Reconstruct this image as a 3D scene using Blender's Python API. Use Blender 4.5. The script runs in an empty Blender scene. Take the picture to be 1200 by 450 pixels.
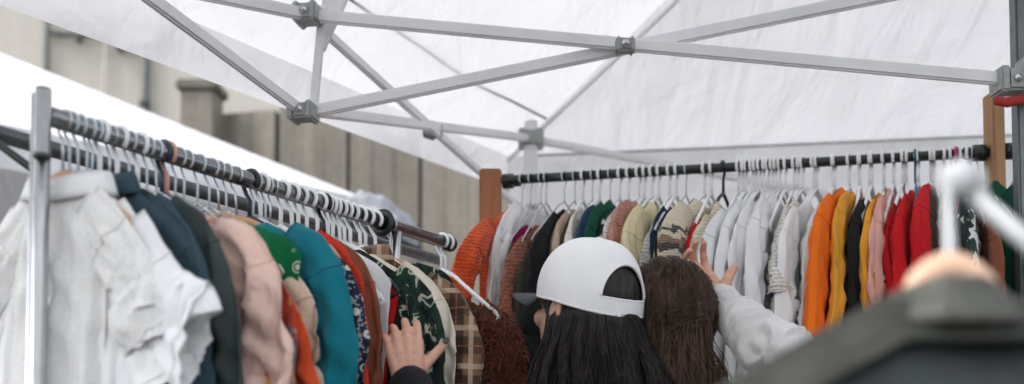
import bpy, bmesh, math, random
from mathutils import Vector, Matrix, noise, Quaternion

random.seed(7)
scene = bpy.context.scene
COL = scene.collection
R = math.radians
PI = math.pi

# ------------------------------------------------------------------ camera
FPX = 1150.0
PITCH = R(2.5)
EYE = 1.4
PY0 = 505.0 - FPX * math.tan(PITCH)
cd = bpy.data.cameras.new('camera')
cam = bpy.data.objects.new('camera', cd)
COL.objects.link(cam)
cam.location = (0, 0, EYE)
cam.rotation_euler = (R(90) + PITCH, 0, 0)
cd.sensor_width = 36
cd.lens = 36 * FPX / 1200
cd.shift_y = (PY0 - 225) / 1200
cd.clip_start = 0.05
cd.clip_end = 1000
cd.dof.use_dof = True
cd.dof.focus_distance = 1.87
cd.dof.aperture_fstop = 2.0
scene.camera = cam


def at(px, py, d):
    """the place in the market that lies d metres ahead along this sight line"""
    X = (px - 600) / FPX
    Y = (PY0 - py) / FPX
    v = Vector((X, math.cos(PITCH) - Y * math.sin(PITCH), math.sin(PITCH) + Y * math.cos(PITCH)))
    return Vector((0, 0, EYE)) + v * (d / v.y)


# ------------------------------------------------------------------ materials
class NT:
    def __init__(s, name):
        s.m = bpy.data.materials.new(name)
        s.m.use_nodes = True
        s.t = s.m.node_tree
        s.b = s.t.nodes['Principled BSDF']
        s.out = s.t.nodes['Material Output']
        s.tc = s.n('ShaderNodeTexCoord')
        s.co = s.tc.outputs['Object']

    def n(s, typ, **kw):
        x = s.t.nodes.new(typ)
        for k, v in kw.items():
            if k in x.inputs.keys() if isinstance(k, str) else False:
                pass
            setattr(x, k, v)
        return x

    def l(s, a, b):
        s.t.links.new(a, b)

    def noise(s, scale, detail=4, rough=.55, co=None, dist=0):
        x = s.n('ShaderNodeTexNoise')
        x.inputs['Scale'].default_value = scale
        x.inputs['Detail'].default_value = detail
        x.inputs['Roughness'].default_value = rough
        x.inputs['Distortion'].default_value = dist
        s.l(co or s.co, x.inputs['Vector'])
        return x.outputs['Fac']

    def mapping(s, scale=(1, 1, 1), rot=(0, 0, 0), loc=(0, 0, 0), co=None):
        x = s.n('ShaderNodeMapping')
        x.inputs['Scale'].default_value = scale
        x.inputs['Rotation'].default_value = rot
        x.inputs['Location'].default_value = loc
        s.l(co or s.co, x.inputs['Vector'])
        return x.outputs['Vector']

    def ramp(s, fac, stops, interp='LINEAR'):
        x = s.n('ShaderNodeValToRGB')
        cr = x.color_ramp
        cr.interpolation = interp
        while len(cr.elements) < len(stops):
            cr.elements.new(.5)
        for e, (p, c) in zip(cr.elements, stops):
            e.position = p
            e.color = (*c, 1) if len(c) == 3 else c
        s.l(fac, x.inputs['Fac'])
        return x.outputs['Color']

    def math(s, op, a, b=None):
        x = s.n('ShaderNodeMath')
        x.operation = op
        for i, v in enumerate((a, b)):
            if v is None:
                continue
            if isinstance(v, (int, float)):
                x.inputs[i].default_value = v
            else:
                s.l(v, x.inputs[i])
        return x.outputs[0]

    def mix(s, fac, a, b, blend='MIX'):
        x = s.n('ShaderNodeMix')
        x.data_type = 'RGBA'
        x.blend_type = blend
        for i, v in ((0, fac), (6, a), (7, b)):
            if isinstance(v, (int, float)):
                x.inputs[i].default_value = v
            elif isinstance(v, (tuple, list)):
                x.inputs[i].default_value = (*v[:3], 1)
            else:
                s.l(v, x.inputs[i])
        return x.outputs[2]

    def sep(s, co=None):
        x = s.n('ShaderNodeSeparateXYZ')
        s.l(co or s.co, x.inputs[0])
        return x.outputs

    def voro(s, scale, co=None, feature='F1', rnd=1.0, out='Distance'):
        x = s.n('ShaderNodeTexVoronoi')
        x.feature = feature
        x.inputs['Scale'].default_value = scale
        x.inputs['Randomness'].default_value = rnd
        s.l(co or s.co, x.inputs['Vector'])
        return x.outputs[out]

    def bump(s, h, strength=.3, dist=.002):
        x = s.n('ShaderNodeBump')
        x.inputs['Strength'].default_value = strength
        x.inputs['Distance'].default_value = dist
        if s.b.inputs['Normal'].links:
            s.l(s.b.inputs['Normal'].links[0].from_socket, x.inputs['Normal'])
        s.l(h, x.inputs['Height'])
        s.l(x.outputs[0], s.b.inputs['Normal'])

    def col(s, c):
        if isinstance(c, (tuple, list)):
            s.b.inputs['Base Color'].default_value = (*c[:3], 1)
        else:
            s.l(c, s.b.inputs['Base Color'])

    def p(s, **kw):
        for k, v in kw.items():
            s.b.inputs[k.replace('_', ' ')].default_value = v


def scl(c, k):
    return tuple(min(1, x * k) for x in c)


def cloth_finish(t, c, rough=.85, weave=900, sheen=.03, wr=.55, thin=0, mot=None):
    """mottle, weave and small creases common to every cloth"""
    lo, hi = mot or (.84, 1.06)
    f = t.ramp(t.noise(9, 5, .6), [(.3, (lo,) * 3), (.7, (hi,) * 3)])
    t.col(t.mix(1.0, c, f, 'MULTIPLY'))
    t.p(Roughness=rough, Sheen_Weight=sheen, Specular_IOR_Level=.5 if rough < .5 else .12)
    t.bump(t.noise(14, 3, .5, t.mapping((1, 1, .35))), wr, .012)
    t.bump(t.noise(5, 2, .5, t.mapping((2.2, 1, .6), (0, .5, 0)), 1.6), wr * .8, .02)
    if weave:
        t.bump(t.noise(weave, 2, .5), .25, .0006)
    if thin:
        tr = t.n('ShaderNodeBsdfTranslucent')
        tr.inputs[0].default_value = (.9, .9, .9, 1)
        mx = t.n('ShaderNodeMixShader')
        mx.inputs[0].default_value = thin
        t.l(t.b.outputs[0], mx.inputs[1])
        t.l(tr.outputs[0], mx.inputs[2])
        t.l(mx.outputs[0], t.out.inputs[0])
    return t.m


MATS = {}


def plain(name, c, **kw):
    if name not in MATS:
        t = NT(name)
        v = t.n('ShaderNodeRGB')
        v.outputs[0].default_value = (*c, 1)
        MATS[name] = cloth_finish(t, v.outputs[0], **kw)
    return MATS[name]


def knit(name, c, scale=1.0):
    if name not in MATS:
        t = NT(name)
        w = t.n('ShaderNodeTexWave')
        w.bands_direction = 'Z'
        w.inputs['Scale'].default_value = 45 * scale
        w.inputs['Distortion'].default_value = 5
        w.inputs['Detail'].default_value = 2
        w.inputs['Detail Scale'].default_value = 3
        t.l(t.co, w.inputs['Vector'])
        cc = t.mix(w.outputs['Fac'], scl(c, .72), scl(c, 1.08))
        cloth_finish(t, cc, .95, 300, .3)
        t.bump(w.outputs['Fac'], .6, .004)
        MATS[name] = t.m
    return MATS[name]


def plaid_mat():
    t = NT('brown_plaid_flannel')
    x, y, z = t.sep()
    def band(src, per, lo, hi, ph=0.):
        f = t.math('FRACT', t.math('ADD', t.math('MULTIPLY', src, 1 / per), ph))
        return t.math('MULTIPLY', t.math('GREATER_THAN', f, lo), t.math('LESS_THAN', f, hi))
    base = (.21, .115, .065)
    xz = t.math('ADD', x, t.math('MULTIPLY', y, .6))
    c = t.mix(t.math('MULTIPLY', band(xz, .07, .05, .5), .8), base, (.03, .018, .015))
    c = t.mix(t.math('MULTIPLY', band(z, .07, .05, .5), .7), c, (.03, .018, .015))
    c = t.mix(t.math('MULTIPLY', band(xz, .07, .66, .80), .7), c, (.5, .38, .27))
    c = t.mix(t.math('MULTIPLY', band(z, .07, .66, .80), .7), c, (.5, .38, .27))
    c = t.mix(t.math('MULTIPLY', band(xz, .07, .24, .28), .6), c, (.4, .12, .06))
    c = t.mix(t.math('MULTIPLY', band(z, .07, .24, .28), .6), c, (.4, .12, .06))
    return cloth_finish(t, c, .95, 700, .3)


def dots_mat():
    t = NT('green_dotted_cotton')
    co = t.mapping((1, .6, 1))
    d = t.voro(26, co, rnd=.45)
    m = t.ramp(d, [(0, (.9, .9, .9)), (.10, (.9, .9, .9)), (.13, (0, 0, 0)), (.17, (0, 0, 0)), (.19, (.75, .75, .75)), (.24, (.7, .7, .7)), (.27, (0, 0, 0))])
    c = t.mix(m, (.002, .135, .045), (.7, .72, .6))
    return cloth_finish(t, c, .8, 700, .1)


def floral_mat(name, cols, scale=30, base=None):
    t = NT(name)
    co = t.mapping((1, .7, 1))
    dn = t.n('ShaderNodeTexNoise')
    dn.inputs['Scale'].default_value = 22
    t.l(co, dn.inputs['Vector'])
    mx = t.mix(.12, co, dn.outputs['Color'])
    v = t.voro(scale, mx, out='Color')
    bw = t.n('ShaderNodeRGBToBW')
    t.l(v, bw.inputs[0])
    n = len(cols)
    c = t.ramp(bw.outputs[0], [(i / n * .8 + .1, k) for i, k in enumerate(cols)], 'CONSTANT')
    if base:
        d = t.voro(scale, mx)
        f = t.math('GREATER_THAN', d, .42)
        c = t.mix(f, c, base)
    return cloth_finish(t, c, .85, 700, .15)


def rings_mat(name, base, ink, scale=38):
    t = NT(name)
    co = t.mapping((1, .7, 1))
    d = t.voro(scale, co, rnd=.5)
    m = t.ramp(d, [(0, (1, 1, 1)), (.09, (1, 1, 1)), (.12, (0, 0, 0)), (.24, (0, 0, 0)), (.26, (1, 1, 1)), (.33, (1, 1, 1)), (.36, (0, 0, 0))])
    n = t.math('GREATER_THAN', t.noise(160, 2), .56)
    m2 = t.math('MULTIPLY', n, .5)
    c = t.mix(m2, t.mix(m, base, ink), ink)
    return cloth_finish(t, c, .85, 700, .1)


def leaf_mat(name, cols, scale=9):
    t = NT(name)
    f = t.noise(scale, 3, .5, t.mapping((1.6, 1, .8), (0, .6, 0)), 1.2)
    c = t.ramp(f, cols, 'CONSTANT')
    return cloth_finish(t, c, .85, 700, .1)


def fairisle_mat():
    t = NT('cream_fair_isle_knit')
    x, y, z = t.sep()
    zig = t.math('PINGPONG', t.math('ADD', x, y), .014)
    zz = t.math('ADD', z, zig)
    f = t.math('MULTIPLY', t.math('ADD', zz, .30), 1 / .2)
    cr = (.62, .54, .42)
    dk = (.06, .05, .045)
    c = t.ramp(f, [(0, cr), (.2, dk), (.28, cr), (.36, dk), (.44, (.25, .17, .1)), (.52, cr), (.6, dk), (.66, cr)], 'CONSTANT')
    m = t.n('ShaderNodeTexWave')
    m.bands_direction = 'Z'
    m.inputs['Scale'].default_value = 50
    m.inputs['Distortion'].default_value = 4
    t.l(t.co, m.inputs['Vector'])
    cloth_finish(t, c, .95, 300, .3)
    t.bump(m.outputs['Fac'], .6, .004)
    return t.m


def stripe_end_mat(name, base, ink, z0, per, n=3):
    t = NT(name)
    x, y, z = t.sep()
    f = t.math('FRACT', t.math('MULTIPLY', t.math('SUBTRACT', z, z0), 1 / per))
    on = t.math('MULTIPLY', t.math('GREATER_THAN', f, .55), t.math('MULTIPLY', t.math('LESS_THAN', z, z0 + per * n), t.math('GREATER_THAN', z, z0)))
    c = t.mix(on, base, ink)
    return cloth_finish(t, c, .9, 500, .2)


def lace_mat():
    t = NT('white_lace')
    co = t.mapping((1, .7, 1))
    d = t.voro(170, co, 'DISTANCE_TO_EDGE')
    d2 = t.voro(26, co)
    m = t.ramp(d, [(.04, (1, 1, 1)), (.2, (.90, .895, .88))])
    c = t.mix(t.math('LESS_THAN', d2, .3), m, (.95, .94, .92))
    cc = t.mix(1.0, c, (.77, .765, .75), 'MULTIPLY')
    cloth_finish(t, cc, .9, 0, .05, .3, .12, (.95, 1.02))
    t.bump(d, .4, .003)
    return t.m


def simple(name, c, rough=.5, metal=0, var=.12, scale=30, bump=0, bscale=200, **kw):
    if name in MATS:
        return MATS[name]
    t = NT(name)
    f = t.ramp(t.noise(scale, 5, .6), [(.3, scl(c, 1 - var)), (.7, scl(c, 1 + var))])
    t.col(f)
    rn = t.ramp(t.noise(scale * 2.3, 4), [(.3, (rough * .8,) * 3), (.7, (min(1, rough * 1.2),) * 3)])
    t.l(rn, t.b.inputs['Roughness'])
    t.p(Metallic=metal, **kw)
    if bump:
        t.bump(t.noise(bscale, 4), bump, .003)
    MATS[name] = t.m
    return t.m


def wood_mat(name, c, dark, axis='Z'):
    if name in MATS:
        return MATS[name]
    t = NT(name)
    sc = {'Z': (28, 28, 1.6), 'X': (1.6, 28, 28)}[axis]
    g = t.noise(1.6, 6, .6, t.mapping(sc), .4)
    g2 = t.noise(4, 4, .6)
    c1 = t.ramp(g, [(.3, dark), (.62, c)])
    t.col(t.mix(.35, c1, t.ramp(g2, [(.3, dark), (.7, c)])))
    t.p(Roughness=.62)
    t.bump(g, .4, .002)
    MATS[name] = t.m
    return t.m


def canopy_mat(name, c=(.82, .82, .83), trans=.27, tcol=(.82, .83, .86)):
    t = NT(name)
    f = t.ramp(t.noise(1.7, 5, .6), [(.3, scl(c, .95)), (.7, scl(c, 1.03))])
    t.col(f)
    t.p(Roughness=.6)
    t.bump(t.noise(3.0, 5, .55, None, .7), .45, .05)
    t.bump(t.noise(2.0, 3, .5, t.mapping((2.5, .7, 1), (0, 0, .6)), 1.5), .45, .06)
    t.bump(t.noise(900, 2), .15, .0006)
    tr = t.n('ShaderNodeBsdfTranslucent')
    tr.inputs[0].default_value = (*tcol, 1)
    t.l(t.b.inputs['Normal'].links[0].from_socket, tr.inputs['Normal'])
    mx = t.n('ShaderNodeMixShader')
    mx.inputs[0].default_value = trans
    t.l(t.b.outputs[0], mx.inputs[1])
    t.l(tr.outputs[0], mx.inputs[2])
    t.l(mx.outputs[0], t.out.inputs[0])
    return t.m


def concrete_mat(name, c, dark, streak=1.0, light=None):
    t = NT(name)
    st = t.noise(2.2, 6, .65, t.mapping((5, 5, .35)))
    big = t.noise(1.1, 5, .6)
    fine = t.noise(24, 5, .7)
    a = t.ramp(st, [(.36, dark), (.66, c)])
    b = t.ramp(big, [(.3, dark), (.65, light or c)])
    cc = t.mix(.45, a, b)
    cc = t.mix(.6, cc, t.ramp(fine, [(.3, (.7, .7, .7)), (.7, (1.1, 1.1, 1.1))]), 'MULTIPLY')
    t.col(cc)
    t.p(Roughness=.9)
    t.bump(fine, .4, .01)
    return t.m


# ------------------------------------------------------------------ mesh helpers
class MB:
    def __init__(s):
        s.v = []
        s.f = []

    def add(s, vs, fs):
        k = len(s.v)
        s.v += [tuple(v) for v in vs]
        s.f += [tuple(i + k for i in f) for f in fs]

    def tube(s, pts, r, n=10, cap=True, flat=1.0, flataxis=None):
        pts = [Vector(p) for p in pts]
        m = len(pts)
        rr = r if isinstance(r, (list, tuple)) else [r] * m
        # parallel transport frame
        tans = []
        for i in range(m):
            a = pts[max(0, i - 1)]
            b = pts[min(m - 1, i + 1)]
            tt = (b - a)
            tans.append(tt.normalized() if tt.length > 1e-9 else Vector((0, 0, 1)))
        up = Vector((0, 0, 1)) if abs(tans[0].z) < .9 else Vector((0, 1, 0))
        nrm = (up - tans[0] * up.dot(tans[0])).normalized()
        vs = []
        for i in range(m):
            if i:
                nrm = (nrm - tans[i] * nrm.dot(tans[i]))
                nrm = nrm.normalized() if nrm.length > 1e-6 else tans[i].orthogonal().normalized()
            bi = tans[i].cross(nrm)
            for k in range(n):
                a = 2 * PI * k / n
                vs.append(pts[i] + (nrm * math.cos(a) + bi * math.sin(a) * flat) * rr[i])
        fs = []
        for i in range(m - 1):
            for k in range(n):
                fs.append((i * n + k, i * n + (k + 1) % n, (i + 1) * n + (k + 1) % n, (i + 1) * n + k))
        if cap:
            fs.append(tuple(range(n))[::-1])
            fs.append(tuple((m - 1) * n + k for k in range(n)))
        s.add(vs, fs)

    def box(s, c, size, rot=None, bev=0):
        c = Vector(c)
        bm = bmesh.new()
        bmesh.ops.create_cube(bm, size=1)
        for v in bm.verts:
            v.co = Vector((v.co.x * size[0], v.co.y * size[1], v.co.z * size[2]))
        if bev:
            bmesh.ops.bevel(bm, geom=bm.edges[:], offset=bev, segments=2, affect='EDGES')
        bm.verts.ensure_lookup_table()
        q = rot.to_matrix() if isinstance(rot, Quaternion) else (rot or Matrix.Identity(3))
        bm.verts.index_update()
        s.add([c + q @ v.co for v in bm.verts], [[v.index for v in f.verts] for f in bm.faces])
        bm.free()

    def bar(s, p, q, w, h, bev=.002):
        """rectangular profile from p to q, w sideways and h upright"""
        p = Vector(p)
        q = Vector(q)
        d = (q - p)
        y = d.normalized()
        x = y.cross(Vector((0, 0, 1)))
        if x.length < 1e-4:
            x = Vector((1, 0, 0))
        x.normalize()
        z = x.cross(y)
        m = Matrix((x, y, z)).transposed()
        s.box((p + q) / 2, (w, d.length, h), m, bev)

    def ell(s, c, rad, nu=20, nv=12, M=None):
        vs = []
        fs = []
        c = Vector(c)
        for j in range(nv + 1):
            ph = PI * j / nv
            for i in range(nu):
                a = 2 * PI * i / nu
                v = Vector((rad[0] * math.sin(ph) * math.cos(a), rad[1] * math.sin(ph) * math.sin(a), rad[2] * math.cos(ph)))
                if M:
                    v = M @ v
                vs.append(c + v)
        for j in range(nv):
            for i in range(nu):
                fs.append((j * nu + i, (j + 1) * nu + i, (j + 1) * nu + (i + 1) % nu, j * nu + (i + 1) % nu))
        s.add(vs, fs)

    def cone(s, a, b, ra, rb, n=16):
        """capsule with two radii"""
        a = Vector(a)
        b = Vector(b)
        d = (b - a)
        L = d.length
        t = d.normalized() if L > 1e-6 else Vector((0, 0, 1))
        pts = []
        rr = []
        for k in range(5):
            an = PI / 2 * (1 - k / 5)
            pts.append(a - t * ra * math.sin(an))
            rr.append(max(ra * math.cos(an), ra * .02))
        for k in range(5):
            pts.append(a.lerp(b, k / 4))
            rr.append(ra + (rb - ra) * k / 4)
        for k in range(1, 6):
            an = PI / 2 * k / 5
            pts.append(b + t * rb * math.sin(an))
            rr.append(max(rb * math.cos(an), rb * .02))
        s.tube(pts, rr, n)

    def grid(s, nx, ny, fn, closed=False):
        vs = [fn(i, j) for j in range(ny) for i in range(nx)]
        fs = []
        for j in range(ny - 1):
            for i in range(nx if closed else nx - 1):
                fs.append((j * nx + i, j * nx + (i + 1) % nx, (j + 1) * nx + (i + 1) % nx, (j + 1) * nx + i))
        s.add(vs, fs)

    def mesh(s, name, mats, smooth=True):
        me = bpy.data.meshes.new(name)
        me.from_pydata([tuple(v) for v in s.v], [], s.f)
        if not isinstance(mats, (list, tuple)):
            mats = [mats]
        for m in mats:
            me.materials.append(m)
        if smooth:
            me.polygons.foreach_set('use_smooth', [True] * len(me.polygons))
        me.update()
        return me

    def build(s, name, mats, parent=None, smooth=True, angle=None):
        me = s.mesh(name, mats, smooth)
        if smooth and angle:
            bm = bmesh.new()
            bm.from_mesh(me)
            for e in bm.edges:
                if len(e.link_faces) == 2 and e.calc_face_angle(0) > R(angle):
                    e.smooth = False
            bm.to_mesh(me)
            bm.free()
        o = bpy.data.objects.new(name, me)
        COL.objects.link(o)
        if parent:
            o.parent = parent
        return o


def solidify(o, th, offset=0):
    m = o.modifiers.new('thickness', 'SOLIDIFY')
    m.thickness = th
    m.offset = offset
    return o


def thing(name, label, cat, loc=(0, 0, 0), rz=0, group=None):
    o = bpy.data.objects.new(name, None)
    o.empty_display_size = .05
    COL.objects.link(o)
    o.location = loc
    o.rotation_euler = (0, 0, rz)
    o['label'] = label
    o['category'] = cat
    if group:
        o['group'] = group
    return o


def tag(o, label, cat, group=None):
    o['label'] = label
    o['category'] = cat
    if group:
        o['group'] = group
    return o


def dup(root, loc, rz):
    c = root.copy()
    COL.objects.link(c)
    c.location = loc
    c.rotation_euler = (0, 0, rz)
    for ch in root.children:
        d = ch.copy()
        COL.objects.link(d)
        d.parent = c
    return c


def ridge(x, y, z):
    return 1 - 2 * abs(noise.noise(Vector((x, y, z)))) ** .7


def nz(x, y, z):
    return noise.noise(Vector((x, y, z)))


# ------------------------------------------------------------------ material set
chrome = simple('chrome', (.62, .63, .65), .16, 1.0, .06, 40)
darksteel = simple('dark_steel', (.09, .10, .105), .38, .7, .15, 30)
blackpaint = simple('black_paint', (.012, .02, .018), .32, 0, .2, 40)
blackplastic = simple('black_plastic', (.012, .013, .014), .45, 0, .2, 60)
whiteplastic = simple('white_plastic', (.78, .79, .80), .35, 0, .04, 60)
navyplastic = simple('navy_plastic', (.012, .03, .055), .35, 0, .1, 60)
blueplastic = simple('blue_plastic', (.02, .12, .2), .35, 0, .1, 60)
pinkplastic = simple('magenta_plastic', (.5, .02, .16), .35, 0, .1, 60)
blushplastic = simple('blush_plastic', (.6, .33, .26), .4, 0, .1, 60)
wire = simple('hanger_wire', (.52, .53, .55), .3, .85, .1, 60)
coatwire = simple('coated_wire', (.55, .62, .68), .4, .1, .08, 60)
framemat = simple('frame_enamel', (.79, .80, .815), .42, .0, .06, 8, .1, 120)
jointmat = simple('joint_plastic', (.34, .36, .35), .5, .1, .12, 60)
leggrey = simple('leg_steel', (.16, .18, .18), .45, .5, .15, 20)
orangewood = wood_mat('stained_pine', (.38, .15, .06), (.24, .085, .034))
palewood = wood_mat('raw_pine', (.46, .26, .12), (.28, .14, .06))
hangerwood = wood_mat('hanger_beech', (.56, .33, .19), (.42, .22, .11), 'X')
redstrap = simple('red_webbing', (.34, .016, .012), .7, 0, .15, 80)
roofm = canopy_mat('canopy_polyester')
wallm = canopy_mat('canopy_side_wall', (.86, .86, .865), .72, (.94, .94, .955))
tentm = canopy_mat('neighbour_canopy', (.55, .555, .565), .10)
greytarp = plain('grey_tarp', (.22, .23, .25), rough=.7, weave=500)
skin = NT('skin')
_f = skin.mix(.5, skin.ramp(skin.noise(38, 4), [(.3, (.46, .235, .155)), (.7, (.60, .35, .25))]), skin.ramp(skin.noise(90, 5, .7), [(.35, (.44, .20, .145)), (.65, (.62, .37, .265))]))
skin.col(_f)
skin.p(Roughness=.5, Subsurface_Weight=.15, Subsurface_Radius=(.02, .008, .004), Subsurface_Scale=.5)
skin.bump(skin.noise(500, 3), .15, .0008)
skin.bump(skin.noise(120, 4, .6, skin.mapping((1, 1, 2.5))), .35, .0015)
skin = skin.m

# ------------------------------------------------------------------ ground, sky
asphalt = NT('asphalt')
asphalt.col(asphalt.ramp(asphalt.noise(14, 6, .7), [(.3, (.04, .04, .042)), (.7, (.075, .073, .07))]))
asphalt.p(Roughness=.92)
asphalt.bump(asphalt.noise(150, 4, .7), .5, .01)
g = MB()
g.add([(-90, -90, 0), (90, -90, 0), (90, 90, 0), (-90, 90, 0)], [(0, 1, 2, 3)])
go = g.build('ground', asphalt.m, smooth=False)
go['kind'] = 'structure'

w = bpy.data.worlds.new('World')
scene.world = w
w.use_nodes = True
nt = w.node_tree
sky = nt.nodes.new('ShaderNodeTexSky')
sky.sky_type = 'NISHITA'
sky.sun_disc = False
SUN_EL, SUN_AZ = R(58), R(-112)      # azimuth measured from +Y towards +X
sky.sun_elevation = SUN_EL
sky.sun_rotation = SUN_AZ
sky.dust_density = 3
sky.ozone_density = 1
hs = nt.nodes.new('ShaderNodeHueSaturation')
hs.inputs['Saturation'].default_value = .28
nt.links.new(sky.outputs[0], hs.inputs['Color'])
nt.links.new(hs.outputs[0], nt.nodes['Background'].inputs[0])
nt.nodes['Background'].inputs[1].default_value = .15
sl = bpy.data.lights.new('sun', 'SUN')
sl.energy = .7
sl.angle = R(18)
sl.color = (1, .96, .9)
so = bpy.data.objects.new('sun', sl)
COL.objects.link(so)
sdir = Vector((math.sin(SUN_AZ) * math.cos(SUN_EL), math.cos(SUN_AZ) * math.cos(SUN_EL), math.sin(SUN_EL)))
so.rotation_euler = sdir.to_track_quat('Z', 'Y').to_euler()
so.location = sdir * 20

# ------------------------------------------------------------------ background: building, pillar, wall, neighbour tents
stucco = concrete_mat('beige_stucco', (.46, .43, .38), (.40, .37, .325), light=(.48, .45, .40))
bl = thing('building', 'tall beige rendered building behind the tents with dark drain pipes', 'building', (-4, 11, 0))
m = MB()
m.box((0, 1.5, 4.5), (14, 3, 9), bev=.02)
m.build('facade', stucco, bl, False)
pipe = simple('drain_pipe', (.07, .075, .075), .6, .2, .3, 12)


def bpt(px, py):
    return at(px, py, 10.93) - Vector((-4, 11, 0))


def pipeobj(pts, r):
    m = MB()
    m.tube(pts, r, 10)
    for k in (.3, .75):
        a = Vector(pts[0]).lerp(Vector(pts[-1]), k)
        m.ell(a, (r * 1.5, r * 1.5, r * 1.5), 10, 6)
    m.build('drain_pipe', pipe, bl)


a = bpt(57, -120); b = bpt(57, 70); b.z = 0
pipeobj([a, b], .035)
a = bpt(171, 0); b = bpt(171, 70); a.z += 1; b.z = 0
pipeobj([a, b], .042)
pipeobj([bpt(60, 38), bpt(100, 40), bpt(137, 43), bpt(168, 62)], .032)
m = MB()
a = bpt(124, 45); b = bpt(119, 100); b.z = 1
m.tube([a, b], .016, 8)
m.build('cable', simple('grey_cable', (.3, .28, .25), .7), bl)

conc = concrete_mat('weathered_concrete', (.225, .202, .168), (.10, .089, .072), light=(.265, .24, .20))
conc2 = concrete_mat('mossy_concrete', (.16, .15, .12), (.06, .06, .045), light=(.2, .19, .15))
rw = thing('retaining_wall', 'weathered grey brown concrete panel wall behind the racks', 'wall', (0, 0, 0))


def wallpt(px, d):
    p = at(px, 200, d)
    return Vector((p.x, p.y, 0))


rng = random.Random(3)
w0 = wallpt(246, 6.1)
w1 = wallpt(330, 6.0)
step = (wallpt(412, 5.95) - w1)
pts = [w0, w1] + [w1 + step * k for k in range(1, 9)]
tops = [at(290, 136, 6.05).z] + [at(370, 122, 6).z + rng.uniform(-.01, .01) for _ in range(9)]
for i in range(len(pts) - 1):
    a, b = pts[i], pts[i + 1]
    d = (b - a).normalized()
    nn = Vector((-d.y, d.x, 0))
    L = (b - a).length - .018
    mtx = Matrix((d, nn, Vector((0, 0, 1)))).transposed()
    m = MB()
    c = (a + b) / 2
    off = nn * rng.uniform(-.012, .012)
    # board-marked face: several boards set a few mm apart
    nb = 3
    ww = L / nb
    for k in range(nb):
        cc = a + d * (.009 + ww * (k + .5)) + off + nn * rng.uniform(.0, .006)
        h = tops[i] - rng.uniform(0, .006)
        m.box(cc + Vector((0, 0, h / 2)), (ww - .0015, .16, h), mtx, .002)
    m.build('concrete_panel', conc, rw, False)
pm = thing('stone_pillar', 'square concrete pillar with mossy flat cap at the end of wall', 'pillar', (0, 0, 0))
pb = wallpt(236, 5.9)
pt = at(236, 112, 5.9).z
m = MB()
m.box(pb + Vector((0, 0, pt / 2)), (.2, .2, pt), bev=.01)
m.build('shaft', conc, pm, False)
m = MB()
m.box(pb + Vector((0, 0, pt + .031)), (.25, .25, .06), bev=.012)
m.build('cap', conc2, pm, False)


def panel(m, A, B, C, D, nx=24, ny=12, sag=0., nzamp=.0, seed=0., hang=None):
    """cloth between the edge A-B (bottom) and D-C (top)"""
    A, B, C, D = map(Vector, (A, B, C, D))
    nrm = (B - A).cross(D - A).normalized()

    def fn(i, j):
        s = i / (nx - 1)
        t = j / (ny - 1)
        p = A.lerp(B, s).lerp(D.lerp(C, s), t)
        e = math.sin(PI * s) * math.sin(PI * t)
        p = p + Vector((0, 0, -sag * e))
        if nzamp:
            p = p + nrm * nzamp * min(1, e * 3) * (nz(p.x * 2.2, p.y * 2.2 + seed, p.z * 2.2) + .5 * nz(p.x * 6 + seed, p.y * 6, p.z * 6))
        return p
    m.grid(nx, ny, fn)


# neighbouring white market tent
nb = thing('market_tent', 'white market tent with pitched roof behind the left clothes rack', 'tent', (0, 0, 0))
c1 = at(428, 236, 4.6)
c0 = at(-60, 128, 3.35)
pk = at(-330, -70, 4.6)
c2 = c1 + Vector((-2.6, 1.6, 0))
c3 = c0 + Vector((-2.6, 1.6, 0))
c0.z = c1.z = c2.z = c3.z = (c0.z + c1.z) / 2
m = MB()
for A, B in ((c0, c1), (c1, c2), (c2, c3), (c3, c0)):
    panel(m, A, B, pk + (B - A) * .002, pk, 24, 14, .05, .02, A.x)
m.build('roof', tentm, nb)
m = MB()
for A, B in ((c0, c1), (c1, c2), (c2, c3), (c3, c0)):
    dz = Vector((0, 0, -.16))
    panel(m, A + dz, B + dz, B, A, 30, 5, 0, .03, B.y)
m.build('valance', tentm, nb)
for c in (c0, c1, c2, c3):
    m = MB()
    m.bar((c.x * .995, c.y, 0), (c.x * .995, c.y, c.z - .01), .04, .04)
    m.build('leg', framemat, nb, False)
# grey folded tarpaulin bundle behind it
t_ = MB()
ca = at(398, 243, 4.3)
cb = at(492, 268, 4.3)


def tarp(i, j):
    s = i / 39
    a = PI * (j / 23)
    p = ca.lerp(cb, s)
    r = (.03 + .13 * math.sin(PI * min(1, s * .86 + .07)) ** .8)
    rr = r * (1 + .10 * math.sin(a * 9 + s * 4) + .25 * nz(s * 6, a * 2, 3))
    return p + Vector((0, math.cos(a) * rr * .9, math.sin(a) * rr * 1.0 - .06 - s * .03))


t_.grid(40, 24, tarp)
tp = thing('rolled_tarpaulin', 'grey canvas tarpaulin bundled on frame by the concrete wall', 'tarpaulin', (0, 0, 0))
t_.build('canvas', greytarp, tp)
m = MB()
for q in (ca, cb):
    m.bar((q.x, q.y, 0), (q.x, q.y, q.z - .08), .03, .03)
m.bar(ca - Vector((0, 0, .075)), cb - Vector((0, 0, .1)), .03, .03)
m.build('frame', darksteel, tp, False)

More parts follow.
